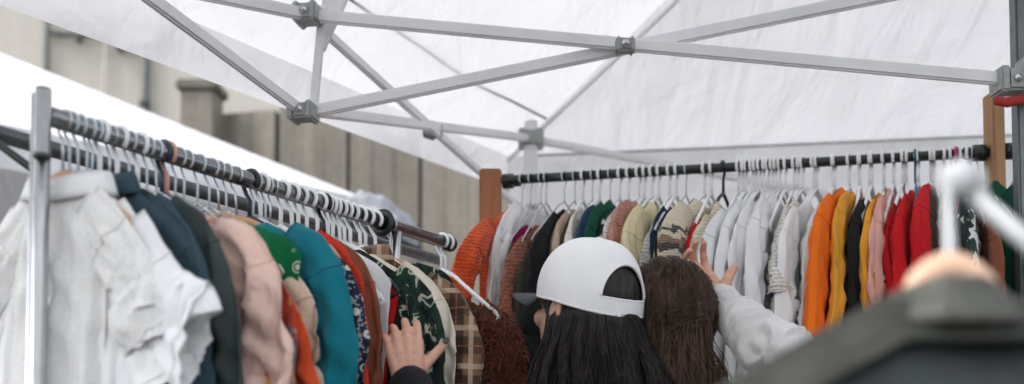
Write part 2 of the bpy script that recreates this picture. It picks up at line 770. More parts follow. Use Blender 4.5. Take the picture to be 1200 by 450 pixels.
# ------------------------------------------------------------------ main canopy
ct = thing('canopy_tent', 'large white pop up canopy with grey scissor frame over the racks', 'canopy', (0, 0, 0))
Cc = Vector((-.01, 3.36, EYE + .95))
Cr = Vector((2.9, 3.40, EYE + 1.08))
Nl = Vector((-1.38, .9, EYE + .85))
Nr = Vector((2.7, .55, EYE + 1.0))
Nl2 = Vector((-1.42, .55, EYE + .86))
hip = at(780, 0, 2.86) - Cc
Pk = Cc + hip * 3.0
Ct = Vector((Cc.x + .03, Cc.y, EYE + 1.09))
m = MB()
panel(m, Nl, Cc, Pk, Pk, 40, 24, .05, .02, 1.)
panel(m, Nl2, Nl, Pk, Pk, 20, 20, .05, .02, 9.)
panel(m, Cc, Cr, Pk, Pk, 46, 30, .06, .022, 5.)
panel(m, Cr, Nr, Pk, Pk, 24, 20, .05, .02, 7.)
panel(m, Nr, Nl2, Pk, Pk, 24, 20, .05, .02, 3.)
m.build('roof', roofm, ct)
m = MB()
vo = Vector((-.02, .0, 0))
for A, B in ((Nl, Cc), (Nl2, Nl)):
    panel(m, A + vo + Vector((0, 0, -.115)), B + vo * .3 + Vector((0, 0, -.115)), B, A, 40, 6, 0, .02, 2.)
m.build('valance', roofm, ct)
m = MB()
Wd = Vector((0, 0, -2.3))
panel(m, Cc + Wd, Cr + Wd, Cr, Cc, 70, 40, 0, .05, 4.)
m.build('back_wall', wallm, ct)
m = MB()
m.tube([Cc + Vector((.1, -.012, .0)), Cc.lerp(Cr, .5) + Vector((0, -.012, .0)), Cr + Vector((0, -.012, 0))], .006, 8)
m.build('hem_cord', simple('hem_cord', (.62, .63, .65), .7), ct)
m = MB()
m.tube([at(640, 139, 3.2), at(560, 98, 2.85), at(490, 48, 2.55), at(408, -3, 2.25), at(330, -60, 2.0)], .0045, 8)
m.build('tension_cord', simple('tension_cord', (.40, .41, .43), .7), ct)
# seam along the hip
m = MB()
m.tube([Cc + hip * k / 10 * 3.0 + Vector((-.006, -.012, -.018 - .03 * math.sin(PI * k / 10))) for k in range(11)], .009, 8, flat=.3)
m.build('hip_seam', roofm, ct)

MT = at(362, 20, 2.16)
MBt = at(356, 131, 2.16)
FT = at(622, 163, 3.2)
FB = at(618, 252, 3.2)
RB = at(1178, 95, 2.0)
RT = at(1192, -38, 2.0)
NT_ = at(-330, -340, 1.15)
NB_ = at(100, -33, 1.75)


def tbar(p, q, h=.028, w=.015, off=(0, 0, 0)):
    o = Vector(off)
    m = MB()
    m.bar(Vector(p) + o, Vector(q) + o, w, h, .004)
    m.build('truss_bar', framemat, ct, True, 30)


tbar(MT, RB, off=(0, -.009, 0))
tbar(MBt, RT, off=(0, .009, 0))
tbar(MT + Vector((.02, 0, -.02)), FB, .026, off=(.004, .009, 0))
tbar(MBt + Vector((.02, 0, 0)), FT, .026, off=(-.004, -.009, 0))
tbar(MT, NB_, off=(0, -.012, 0))
tbar(MBt, at(178, -2, 1.74).lerp(MBt, -.6), off=(0, .01, 0))
tbar(FT, at(1010, 236, 3.3), .026)
# upright between the two middle joints and the cloth strap above it
m = MB()
m.bar(MBt + Vector((.02, .01, .01)), MT + Vector((.03, .01, .03)), .012, .02, .003)
m.build('upright', framemat, ct, True, 30)
m = MB()
A = at(376, 60, 2.17); B = at(381, 60, 2.17); C_ = at(414, -14, 2.2); D_ = at(378, -14, 2.2)
panel(m, A, B, C_, D_, 6, 10, 0, .004, 2)
solidify(m.build('gusset', roofm, ct), .003)


def joint(p, s=(.05, .04, .04), rz=0, screw=True, name='joint_bracket'):
    m = MB()
    q = Matrix.Rotation(rz, 3, 'Z')
    m.box(p, s, q, .005)
    m.box(Vector(p) + q @ Vector((s[0] * .42, 0, 0)), (s[0] * .34, s[1] * 1.16, s[2] * 1.16), q, .004)
    m.box(Vector(p) + q @ Vector((-s[0] * .42, 0, 0)), (s[0] * .34, s[1] * 1.16, s[2] * 1.16), q, .004)
    o = m.build(name, jointmat, ct, True, 30)
    if screw:
        m = MB()
        c = Vector(p) + q @ Vector((0, -s[1] * .5, 0))
        m.tube([c + Vector((0, .004, 0)), c + Vector((0, -.005, 0))], .008, 14)
        m.tube([c + Vector((0, -.004, 0)), c + Vector((0, -.0075, 0))], .0035, 8)
        m.build('screw', chrome, o)
    return o


joint(MT + Vector((0, -.012, 0)), (.046, .05, .038), R(-10))
joint(MBt + Vector((0, -.006, -.004)), (.05, .05, .034), R(-10))
joint(at(732, 55, 2.05) + Vector((0, -.005, 0)), (.034, .03, .028), 0)
joint(at(507, 153, 2.66), (.034, .04, .036), R(-40), False)
joint(FT + Vector((0, .0, 0)), (.07, .06, .05), 0, False)
joint(FB, (.06, .06, .05), 0, False)
joint(RB + Vector((.012, -.004, -.004)), (.06, .05, .046), 0, True)
m = MB()
q = RB + Vector((.05, -.01, .01))
m.box(q, (.05, .05, .07), None, .006)
m.build('slider', jointmat, ct, True, 30)
m = MB()
L0 = at(1196, 95, 2.03)
m.bar((L0.x, L0.y, 0), (L0.x, L0.y, RT.z + .05), .03, .03, .004)
m.build('leg', leggrey, ct, True, 30)
m = MB()
m.bar((FT.x, FT.y, 0), (FT.x, FT.y, FT.z + .06), .045, .045, .004)
m.build('leg', framemat, ct, True, 30)
m = MB()
L1 = at(1205, 120, 2.0)
m.tube([at(1166, 118, 1.965), at(1180, 120, 1.97), at(1196, 117, 1.975), at(1230, 108, 1.99)], [.009, .011, .009, .01], 10, flat=.5)
m.build('strap', redstrap, ct)

# ------------------------------------------------------------------ racks
RA = at(63, 138, 1.30)
RBf = at(527, 287, 2.19)
RBf.z = RA.z
U = (RBf - RA).normalized()
RAILR = .0135


def left_rail(px):
    """where the sight line of column px meets the left rail"""
    k = (px - 600) / FPX
    s = (k * RA.y - RA.x) / (U.x - k * U.y)
    return RA + U * s


WDIR = Vector((U.y, -U.x, 0))
YAWL = math.atan2(WDIR.y, WDIR.x)
rk = thing('clothes_rack', 'chrome clothes rack crowded with hangers at the left', 'clothes rack', (0, 0, 0))
m = MB()
m.tube([RA - U * .01, RBf], RAILR, 20)
m.build('rail', simple('dark_reflection_steel', (.20, .205, .21), .24, .9, .15, 40), rk)  # chrome rail; dark reflections of its surroundings put into the base colour
m = MB()
m.tube([RBf - U * .012, RBf + U * .006], RAILR * 1.25, 20)
m.build('end_cap', blackplastic, rk)
br0 = at(-40, 146, 1.36)
br1 = br0 + U * 1.25
m = MB()
m.tube([br0 - U * .3, br1], .0125, 16)
m.build('rear_rail', darksteel, rk)
m = MB()
p0 = at(51, 106, 1.275)
m.tube([(p0.x, p0.y, .03), (p0.x, p0.y, p0.z)], .0102, 20)
m.tube([(p0.x - .0155, p0.y + .01, .03), (p0.x - .0155, p0.y + .01, p0.z - .001)], .0052, 12)
pz = at(51, 183, 1.275).z
po = m.build('post', chrome, rk)
m = MB()
m.tube([(p0.x, p0.y, pz - .003), (p0.x, p0.y, pz + .003)], .0112, 20)
m.build('ring', darksteel, po)
m = MB()
m.tube([(p0.x, p0.y, p0.z - .002), (p0.x, p0.y, p0.z + .003)], .0095, 20)
m.build('end_cap', darksteel, po)
m = MB()
pf = RA + U * .80
m.tube([(pf.x - .02, pf.y, .03), (pf.x - .02, pf.y, RA.z - .35), (pf.x, pf.y, RA.z - .01)], .0125, 16)
m.build('post', chrome, rk)
m = MB()
for q in (p0, pf):
    m.tube([(q.x - WDIR.x * .25, q.y - WDIR.y * .25, .05), (q.x + WDIR.x * .25, q.y + WDIR.y * .25, .05)], .0125, 14)
m.tube([(p0.x, p0.y, .05), (pf.x - .02, pf.y, .05)], .0125, 14)
m.build('base', chrome, rk)
m = MB()
m.tube([at(-60, 130, 1.42), at(0, 170, 1.38), at(70, 222, 1.36)], .006, 10)
m.build('brace', blackpaint, rk)
# black rubber divider on the rail
q = left_rail(447)
m = MB()
vs = []
N = 32
M_ = 12
for i in range(N):
    for j in range(M_):
        a = 2 * PI * i / N
        b = 2 * PI * j / M_
        rr = .020 + .008 * math.cos(b)
        v = Vector((0, 0, 1)) * math.sin(a) * rr + WDIR * math.cos(a) * rr + U * .006 * math.sin(b)
        vs.append(v)
m.add(vs, [(i * M_ + j, i * M_ + (j + 1) % M_, ((i + 1) % N) * M_ + (j + 1) % M_, ((i + 1) % N) * M_ + j) for i in range(N) for j in range(M_)])
o = m.build('rack_divider', blackplastic)
o.location = q
tag(o, 'black rubber ring divider round the chrome rail', 'rack divider')

BL = at(590, 211.5, 2.45)
BR = at(1165, 178, 2.2)
BR.z = BL.z = (BL.z + BR.z) / 2
UB = (BR - BL).normalized()
BRAILR = .0115


def back_rail(px):
    k = (px - 600) / FPX
    s = (k * BL.y - BL.x) / (UB.x - k * UB.y)
    return BL + UB * s


BW = Vector((UB.y, -UB.x, 0))
YAWB = math.atan2(BW.y, BW.x) - R(11)
bk = thing('clothes_rail', 'black steel clothes rail clamped between two wooden posts at the back', 'clothes rail', (0, 0, 0))
m = MB()
m.tube([BL, BR + UB * .22], BRAILR, 18)
m.build('rail', blackpaint, bk)


def clamp(p, side):
    m = MB()
    m.tube([p - UB * .013, p + UB * .013], .019, 20)
    m.tube([p + UB * .016 * side, p + UB * .032 * side], .0145, 18)
    m.build('clamp', blackpaint, bk)


wp1 = at(575, 200, 2.47)
wp2 = at(1169, 110, 2.2)
clamp(wp1 + UB * .046 + Vector((0, 0, BL.z - wp1.z)), 1)
q = back_rail(1160)
clamp(q - UB * .012, -1)
clamp(q + UB * .055, 1)
m = MB()
m.box((wp1.x, wp1.y, (wp1.z) / 2), (.056, .05, wp1.z), None, .004)
o = m.build('wooden_post', orangewood, None, True, 30)
tag(o, 'orange stained wooden post at the left end of black rail', 'post')
m = MB()
q2 = q + UB * .021
m.box((q2.x, q2.y, wp2.z / 2), (.027, .05, wp2.z), None, .003)
o = m.build('wooden_post', palewood, None, True, 30)
tag(o, 'pale raw pine post under the grey frame bracket at right', 'post')

# ------------------------------------------------------------------ hangers
def hook_pts(rr, hr, neck):
    r = rr + hr
    pts = []
    for k in range(15):
        a = R(-50) + R(240) * k / 14
        pts.append(Vector((r * math.cos(a), 0, r * math.sin(a))))
    pts += [Vector((-r * .45, 0, -r * 1.35)), Vector((-.001, 0, -r * 1.9)), Vector((0, 0, -neck))]
    return pts


NECK = .066


def make_hanger(kind, rr, label, group):
    t = thing('clothes_hanger', label, 'clothes hanger', group=group)
    hm = {'wire': coatwire, 'white': whiteplastic, 'wood': wire, 'navy': navyplastic, 'black': blackplastic, 'blue': blueplastic,
          'pink': pinkplastic, 'blush': blushplastic}[kind]
    hr = {'wire': .0019, 'wood': .0018}.get(kind, .0036)
    m = MB()
    m.tube(hook_pts(rr, hr, NECK), hr, 8)
    if kind in ('navy', 'black'):
        pass
    m.build('hook', hm, t)
    m = MB()
    if kind == 'wood':
        pts = []
        rad = []
        for k in range(21):
            x = -.165 + .33 * k / 20
            u = abs(x) / .165
            x *= .85
            pts.append(Vector((x, .010 * u * u, -NECK - .014 - .088 * u ** 1.3)))
            rad.append(.014 - .005 * u if u < .98 else .006)
        m.tube(pts, rad, 12, flat=.55)
        m.build('shoulder_bar', hangerwood, t)
    else:
        r = {'wire': .002}.get(kind, .0042)
        pts = [Vector((0, 0, -NECK + .004)), Vector((.03, 0, -NECK - .012)), Vector((.145, 0, -NECK - .104)), Vector((.155, 0, -NECK - .116)),
               Vector((.14, 0, -NECK - .124)), Vector((-.14, 0, -NECK - .124)), Vector((-.155, 0, -NECK - .116)), Vector((-.145, 0, -NECK - .104)), Vector((-.03, 0, -NECK - .012)), Vector((0, 0, -NECK + .004))]
        m.tube(pts, r, 8)
        m.build('shoulder_bar', wire if kind == 'wire' else hm, t)
    return t


HPROTO = {}
HL = {
    ('wire', 'L'): 'thin pale wire hanger hooked on the chrome left rail',
    ('white', 'L'): 'white plastic hanger hooked on the chrome left rail',
    ('wood', 'L'): 'light wooden hanger with thin wire hook on chrome left rail',
    ('navy', 'L'): 'thick navy hanger between wire ones on the chrome rail',
    ('black', 'L'): 'black plastic hanger hooked on the chrome left rail',
    ('blush', 'L'): 'blush pink plastic hanger on the chrome left rail',
    ('white', 'B'): 'white plastic hanger hooked on the black back rail',
    ('wire', 'B'): 'thin wire hanger hooked on the black back rail',
    ('black', 'B'): 'black hanger holding the cream cardigan on black back rail',
    ('blue', 'B'): 'blue plastic hanger among white ones on black back rail',
    ('pink', 'B'): 'magenta pink hanger near the pale pine post on black rail',
}
HG = {'L': ' hangers on the chrome rail', 'B': ' hangers on the black rail'}


def hang(kind, where, loc, yaw):
    key = (kind, where)
    if key not in HPROTO:
        gname = None if kind in ('navy', 'blue', 'pink', 'blush') or key == ('black', 'B') else kind + HG[where]
        HPROTO[key] = make_hanger(kind, RAILR if where == 'L' else BRAILR, HL[key], gname)
        HPROTO[key].location = loc
        HPROTO[key].rotation_euler = (0, 0, yaw)
        return HPROTO[key]
    h = dup(HPROTO[key], loc, yaw)
    h.rotation_euler = (0, R(lr.uniform(-4, 4)), yaw + R(lr.uniform(-5, 5)))
    return h


# ------------------------------------------------------------------ garments
def garment(name, label, cat, loc, yaw, mat, W=.205, L=.62, B=.014, slope=24, sleeve='long', sl=.5, seed=0., drop=0., sleevemat=None,
            collar=None, collarmat=None, flare=1.0, fold=1.0, group=None, neck=.065, srad=.05, hem=None, tilt=0., fur=0, furmat=None, sdir=0.):
    t = thing(name, label, cat, loc, yaw, group)
    t.rotation_euler = (0, tilt, yaw)
    z0 = -NECK - .006 - drop
    tn = math.tan(R(slope))
    rng = random.Random(int(seed * 100) + 17)

    def ztop(x):
        ax = abs(x)
        if ax < neck:
            return z0 - .012 - .012 * math.cos(ax / neck * PI / 2) ** 2
        u = (ax - neck)
        e = max(0, min(1, (ax - W + .035) / .035))
        return z0 - .012 - u * tn - .018 * e * e

    NXc = 112
    ROWS = 52
    ph = [rng.uniform(0, 6.28) for _ in range(8)]
    kf = rng.uniform(15, 22)

    def pleat(f):
        return 1 - 2 * abs(math.sin(PI * f))

    def fn(i, j):
        th = 2 * PI * i / NXc
        v = j / (ROWS - 1)
        v = v * v * .4 + v * .6
        cx = math.cos(th)
        sgn = 1 if math.sin(th) >= 0 else -1
        lens = (max(0, 1 - cx * cx)) ** .8
        side = sgn
        zt = ztop(cx * W)
        z = zt + (-L - zt) * v
        if v < .42:
            a = W * (1 - .07 * math.sin(PI * v / .84) + (flare - 1) * v)
        else:
            a = W * (.93 + (flare - 1) * v)
        x = cx * a
        y = sgn * lens * (B * (min(1, v / .10) ** .5) + .002)
        amp = fold * min(1, v * 3.0)
        drift = .5 * nz(x * 5 + ph[2], v * 1.6, seed)
        y += amp * (.0052 * pleat(x * kf + ph[0] + drift * 1.6) + .007 * nz(x * 7 + ph[2], v * 1.5, seed))
        y += amp * lens * side * (.0045 * pleat(x * kf * 1.7 + ph[3 + side] + v * 1.2 + drift * 2) + .0045 * nz(x * 16 + ph[5], v * 3.5, seed + side * 7))
        # drag lines running from the hanger tips towards the chest
        dl = (W - abs(x)) * .8 + (zt - z) * .55
        y += side * lens * .0034 * fold * pleat(dl * 22 + ph[6] + .6 * nz(x * 9, z * 9, seed)) * math.exp(-((v - .16) / .16) ** 2)
        # small crumples
        y += side * lens * .0022 * fold * ridge(x * 24 + seed, z * 11 + x * 6, side * 3.) * min(1, v * 5)
        x += .005 * fold * nz(z * 9, seed, 4.) + .002 * fold * nz(z * 31, seed, 1.)
        z += .006 * fold * nz(x * 12, seed, 8.) * v
        return Vector((x, y, z))

    m = MB()
    m.grid(NXc, ROWS, fn, True)
    o = m.build('garment_body', mat, t)

    sm = sleevemat or mat
    if sleeve:
        for sd in (-1, 1):
            xs = W - .05
            if sleeve == 'long':
                out = rng.uniform(.006, .022) + sdir
                cl = [Vector((xs, 0, ztop(xs) - .022)), Vector((W - .004, 0, ztop(W) - .014)), Vector((W + out * .3 + .004, 0, ztop(W) - .07))]
                zc = ztop(W) - .07
                dy = rng.uniform(-.03, .03)
                bow = rng.uniform(-.012, .012)
                for k in range(1, 8):
                    u = k / 7
                    cl.append(Vector((W + .004 + out * .3 + (out * math.sin(u * 2.6) * .7 - .018 * u if sdir == 0 else sdir * u * .9), dy * u * u + bow * math.sin(u * 5), zc - (sl - .07) * u)))
            else:
                cl = [Vector((xs, 0, ztop(xs) - .026)), Vector((W - .005, 0, ztop(W) - .026)), Vector((W + .03, 0, ztop(W) - .065))]
                for k in range(1, 5):
                    u = k / 4
                    cl.append(Vector((W + .03 + (.035 + sdir) * u, 0, ztop(W) - .065 - sl * u)))
            pts = []
            for k in range(len(cl) - 1):
                for q in range(6):
                    pts.append(cl[k].lerp(cl[k + 1], q / 6))
            pts.append(cl[-1])
            for q in range(len(pts)):
                kk = max(0, q / len(pts) - .3)
                pts[q] = pts[q] + Vector((.03 * fold * kk * nz(q * .16 + seed, sd, 1.), .02 * fold * kk * nz(q * .13, seed, sd * 3.), 0))
            for _ in range(2):
                pts = [pts[0]] + [(pts[k - 1] + pts[k] * 2 + pts[k + 1]) / 4 for k in range(1, len(pts) - 1)] + [pts[-1]]
            n = len(pts)
            vs = []
            NR = 40
            sph = rng.uniform(0, 6)
            for k, c in enumerate(pts):
                u = k / (n - 1)
                tt = (pts[min(n - 1, k + 1)] - pts[max(0, k - 1)]).normalized()
                bx = Vector((tt.z, 0, -tt.x)) * -1
                if sleeve == 'long':
                    rx = srad * (.70 + .30 * min(1, u / .18)) * (1 - .32 * max(0, u - .2))
                    ry = (B + .003) * (.6 + .4 * min(1, u / .2))
                    if u > .955:
                        rx *= 1.05
                        ry *= 1.15
                else:
                    rx = srad * (.7 + .45 * u)
                    ry = (B + .003) * (.6 + .7 * u)
                lim = 1 if sleeve == 'long' else .55
                cr = (.05 if sleeve == 'long' else .008) * math.sin(u * 34 + sph) * math.exp(-((u - .42) / .22) ** 2)
                for q in range(NR):
                    a = 2 * PI * q / NR
                    ca = math.cos(a)
                    sg = 1 if math.sin(a) >= 0 else -1
                    ln_ = (max(0, 1 - ca * ca)) ** .75
                    xx = rx * ca * (1 + fold * cr + (fold if sleeve == 'long' else fold * .22) * (.11 * nz(u * 8 + seed, sg * .3 + ca * .6, sd) + .05 * ridge(u * 13 + seed, ca * .8, sd)))
                    yy = sg * ln_ * ry
                    yy += lim * fold * min(1, u * 4) * (.0058 * pleat(ca * 1.1 + sph + u * 1.2 + .5 * nz(u * 4, ca, seed)) + sg * ln_ * .0058 * pleat(ca * 1.9 + sph * 2 + u * 2.5 + nz(u * 5, ca, seed + sg)))
                    # crossing creases round the elbow
                    yy += fold * sg * ln_ * .0050 * pleat(u * 9 + ca * 1.3 * sg + sph) * math.exp(-((u - .40) / .2) ** 2) * (1 if sleeve == 'long' else .15)
                    yy += lim * fold * .003 * nz(u * 12 + seed, ca * 2, sg * 3.)
                    vs.append((sd * (c.x + bx.x * xx), c.y + yy, c.z + bx.z * xx + .003 * fold * nz(ca * 2, seed, u * 3)))
            fs = []
            for k in range(n - 1):
                for q in range(NR):
                    fs.append((k * NR + q, k * NR + (q + 1) % NR, (k + 1) * NR + (q + 1) % NR, (k + 1) * NR + q))
            fs.append(tuple(range(NR)))
            m = MB()
            m.add(vs, fs)
            # armhole seam and cuff stitching stand proud of the cloth
            for ring_k in ((9, n - 3) if sleeve == 'long' else (7, n - 3)):
                loop = [Vector(vs[ring_k * NR + q]) for q in range(NR)]
                cen = sum(loop, Vector()) / NR
                loop = [p + (p - cen).normalized() * .0006 for p in loop]
                m.tube(loop + [loop[0]], .0013, 5, False)
            m.build('sleeve', sm, t)
    if collar:
        m = MB()
        nC = 40
        hgt = {'shirt': .035, 'stand': .028, 'hood': .05}.get(collar, .02)

        def cf(i, j):
            a = 2 * PI * i / nC
            v = j / 6
            fo = 0
            zz = hgt * (1 - abs(v - .45) / .55)
            grow = 1 + .22 * max(0, v - .45) / .55
            x = math.cos(a) * (neck + .004) * grow
            y = math.sin(a) * (B + .010) * grow
            return Vector((x, y, ztop(neck) - .012 + zz - .010 * (1 - abs(math.cos(a)))))
        m.grid(nC, 7, cf, True)
        solidify(m.build('collar', collarmat or mat, t), .002)
    if fur:
        # pile: short curved hairs growing out of body and sleeves
        m = MB()
        for ob in list(t.children):
            me = ob.data
            polys = me.polygons
            tot = sum(pp.area for pp in polys)
            nh = int(fur * tot)
            ws = [pp.area for pp in polys]
            for pp in rng.choices(polys, ws, k=nh):
                c = pp.center
                vsx = [me.vertices[ii].co for ii in pp.vertices]
                c = vsx[0].lerp(vsx[min(2, len(vsx) - 1)], rng.random()).lerp(vsx[1], rng.random() * .6)
                nrm = pp.normal.copy()
                # outward
                if nrm.y * (1 if c.y > 0 else -1) < -.2:
                    nrm = -nrm
                nrm = (nrm + Vector((rng.gauss(0, .5), rng.gauss(0, .5), rng.gauss(-.3, .5)))).normalized()
                ln = rng.uniform(.012, .024)
                tip = c + nrm * ln + Vector((0, 0, -ln * .5))
                mid = c + nrm * ln * .6
                sdv = nrm.orthogonal().normalized() * .0011
                m.add([c - sdv, c + sdv, mid + sdv * .8, mid - sdv * .8, tip], [(0, 1, 2, 3), (3, 2, 4)])
        m.build('fur_pile', furmat or mat, t)
    return t


WHITE = plain('white_cotton', (.80, .80, .795), sheen=.05, wr=.35, thin=.15, mot=(.96, 1.01))
WHITE2 = plain('white_poplin', (.79, .793, .80), sheen=.05, wr=.35, thin=.15, mot=(.96, 1.01))
IVORY = plain('ivory_cotton', (.72, .69, .62), wr=.5)
LACE = lace_mat()
DENIM = plain('teal_denim', (.036, .064, .082), weave=500, wr=.5)
GREYGREEN = plain('grey_green_wool', (.052, .066, .064), rough=.95)
PINK = plain('pale_pink_satin', (.70, .47, .39), rough=.42, weave=0, sheen=.1, wr=.7)
TEAL = plain('teal_wool', (.006, .155, .205), rough=.95, sheen=.2)
ORED = knit('orange_red_knit', (.62, .075, .022), 1.2)
ORED2 = knit('bright_orange_knit', (.70, .085, .015), .8)
BEIGE = plain('beige_cotton', (.56, .44, .33))
TAN = plain('tan_cotton', (.48, .37, .27))
REDOR = plain('red_orange_cotton', (.6, .055, .025))
RUST = plain('rust_brown_suede', (.22, .078, .045), rough=.95)
CREAM = plain('cream_cotton', (.70, .64, .53))
OLIVE = plain('olive_grey_cotton', (.14, .13, .095))
DOLIVE = plain('dark_olive_wool', (.038, .04, .03), rough=.95)
ORANGE = plain('orange_cotton', (.78, .155, .012), rough=.8)
MUST = plain('mustard_cotton', (.70, .31, .035))
BLACK = plain('black_cotton', (.012, .013, .014))
RED = plain('red_wool', (.50, .012, .016), rough=.9)
RED2 = plain('dark_red_wool', (.42, .008, .014), rough=.9)
PPINK = plain('powder_pink_cotton', (.72, .42, .36))
NAVY = plain('navy_wool', (.012, .04, .075))
DGREEN = plain('bottle_green_cotton', (.01, .075, .045))
BROWN = plain('dark_brown_wool', (.06, .035, .028))
MAG = plain('magenta_cotton', (.28, .01, .09))
TEDDY = knit('rust_teddy', (.32, .10, .055), .7)
CREAMK = knit('cream_knit', (.68, .60, .46), .8)
WHITEK = knit('off_white_knit', (.74, .71, .65), .8)
YCREAM = plain('yellow_cream_padded_cotton', (.66, .57, .36), wr=.8)
PINKBR = knit('pink_brown_knit', (.50, .22, .16), 1.)
GREYW = plain('pale_grey_cotton', (.72, .735, .75), wr=.4, thin=.12, mot=(.95, 1.02))
PLAID = plaid_mat()
DOTS = dots_mat()
FLORAL = floral_mat('grey_red_floral', [(.16, .14, .17), (.33, .22, .2), (.45, .05, .03), (.2, .18, .22), (.55, .28, .08), (.12, .09, .13)], 34)
FLORAL2 = floral_mat('pink_red_floral', [(.65, .5, .42), (.55, .06, .03), (.7, .6, .52), (.5, .2, .14)], 40)
BANDANA = rings_mat('navy_bandana_print', (.014, .022, .05), (.62, .6, .56))
LEAF = leaf_mat('dark_leaf_print', [(0, (.008, .014, .012)), (.47, (.012, .034, .024)), (.55, (.40, .40, .32)), (.60, (.010, .022, .016)), (.7, (.09, .07, .05))], 13)
MONO = leaf_mat('black_white_print', [(0, (.015, .02, .02)), (.5, (.02, .05, .04)), (.57, (.6, .62, .6)), (.66, (.02, .03, .03)), (.74, (.28, .14, .08))], 16)
FAIR = fairisle_mat()
STRIPE = stripe_end_mat('grey_white_striped_hem', (.62, .62, .6), (.02, .02, .025), -.62, .05, 3)
CUFFS = stripe_end_mat('orange_red_with_navy_cuff', (.62, .075, .022), (.05, .07, .1), -.56, .035, 2)
FURM = plain('dark_red_brown_fur', (.10, .032, .020), rough=.6, weave=0)
FURT = plain('red_brown_fur_pile', (.20, .062, .035), rough=.5, weave=0)

LEFT = [
    # px, kind, name, label, material, options
    (68, 'wood', 'blouse', 'white lace blouse nearest the chrome post at far left', LACE, 'blouse', dict(sdir=.015, collar=None, W=.105, L=.7, B=.012, sleeve='short', sl=.10, fold=.9, slope=31, srad=.05)),
    (76, 'wire', 'blouse', 'white cotton blouse hanging just behind the lace blouse', WHITE, 'blouse', dict(collar='shirt', srad=.05, W=.135, L=.75, B=.013, sleeve='short', sl=.13, fold=.8, slope=33, flare=1.1)),
    (86, 'wire', 'shirt', 'white short sleeved shirt whose wide cuff sticks out past the lace blouse', WHITE2, 'shirt', dict(sdir=.03, collar='shirt', W=.172, L=.75, B=.013, sleeve='short', sl=.045, fold=.8, slope=31, srad=.062)),
    (112, 'white', 'shirt', 'dusty teal blue denim shirt behind the white shirts', DENIM, 'shirt', dict(collar='shirt', W=.155, B=.009, sl=.5, slope=26)),
    (124, 'wood', 'jacket', 'dark grey green wool jacket beside the pale pink blouse', GREYGREEN, 'jacket', dict(W=.162, B=.010, sl=.5, slope=24, fold=.9)),
    (158, 'white', 'blouse', 'pale pink satin blouse with gathered puffed sleeve', PINK, 'blouse', dict(W=.185, B=.011, sl=.5, slope=24, fold=1.4, srad=.058)),
    (178, 'wire', 'blouse', 'pink and red flowered blouse peeping out behind the pink satin', FLORAL2, 'blouse', dict(W=.135, B=.010, sleeve='short', sl=.06, slope=20, srad=.035)),
    (192, 'blush', 'dress', 'grey dress with dense red and ochre floral print', FLORAL, 'dress', dict(W=.222, B=.010, sl=.48, slope=25)),
    (214, 'wire', 'sweater', 'orange red knitted sweater with navy striped cuff', CUFFS, 'sweater', dict(drop=.055, W=.188, B=.016, sl=.40, slope=27, fold=.7, srad=.046)),
    (243, 'wire', 'dress', 'bright green sleeveless dress with white ring dots', DOTS, 'dress', dict(W=.185, B=.014, sleeve=None, slope=14, fold=.8)),
    (252, 'wood', 'shirt', 'beige cotton shirt squeezed between green dotted and teal garments', BEIGE, 'shirt', dict(drop=.06, W=.14, B=.012, sl=.3, slope=26)),
    (272, 'wood', 'coat', 'bright teal wool coat in the middle of left rack', TEAL, 'coat', dict(W=.16, B=.021, sl=.55, slope=21, fold=.9, srad=.058)),
    (303, 'white', 'shirt', 'navy shirt with white bandana ring print', BANDANA, 'shirt', dict(W=0.155, B=.013, sl=.5, slope=25)),
    (316, 'wood', 'cardigan', 'tan cotton cardigan between navy print and red orange top', TAN, 'cardigan', dict(W=.14, B=.012, sl=.5, slope=19)),
    (328, 'white', 'top', 'thin red orange top beside the rust brown jacket', REDOR, 'top', dict(W=.115, B=.009, sl=.5, slope=24)),
    (339, 'white', 'jacket', 'rust brown suede jacket on a white hanger', RUST, 'jacket', dict(W=.15, B=.015, sl=.5, slope=22, fold=.7)),
    (372, 'white', 'top', 'white top with red lower half near the reaching hand', WHITE2, 'top', dict(W=.165, B=.013, sl=.0, sleeve=None, slope=24)),
    (378, 'white', 'vest', 'plain red vest beside the white top', RED, 'vest', dict(W=.175, B=.010, sleeve=None, slope=26)),
    (390, 'white', 'shirt', 'dark green shirt with pale leaf print', LEAF, 'shirt', dict(W=.20, B=.013, sleeve='long', sl=.45, slope=23)),
    (402, 'white', 'shirt', 'cream cotton shirt in front of the brown plaid one', CREAM, 'shirt', dict(W=.165, B=.014, sl=.5, slope=26, fold=1.2)),
    (420, 'white', 'shirt', 'brown plaid flannel shirt with cream check lines', PLAID, 'shirt', dict(W=.215, B=.014, sl=.5, slope=23, collar='shirt', srad=.055)),
    (438, 'white', 'jacket', 'thin olive grey jacket behind the brown plaid shirt', OLIVE, 'jacket', dict(W=.165, B=.014, sl=.5, slope=21, fold=.7)),
    (456, 'wood', 'jacket', 'dark green leafy jacket tucked behind the olive grey jacket', LEAF, 'jacket', dict(W=.155, B=.014, sleeve=None, slope=12, drop=-.01)),
]
lr = random.Random(5)
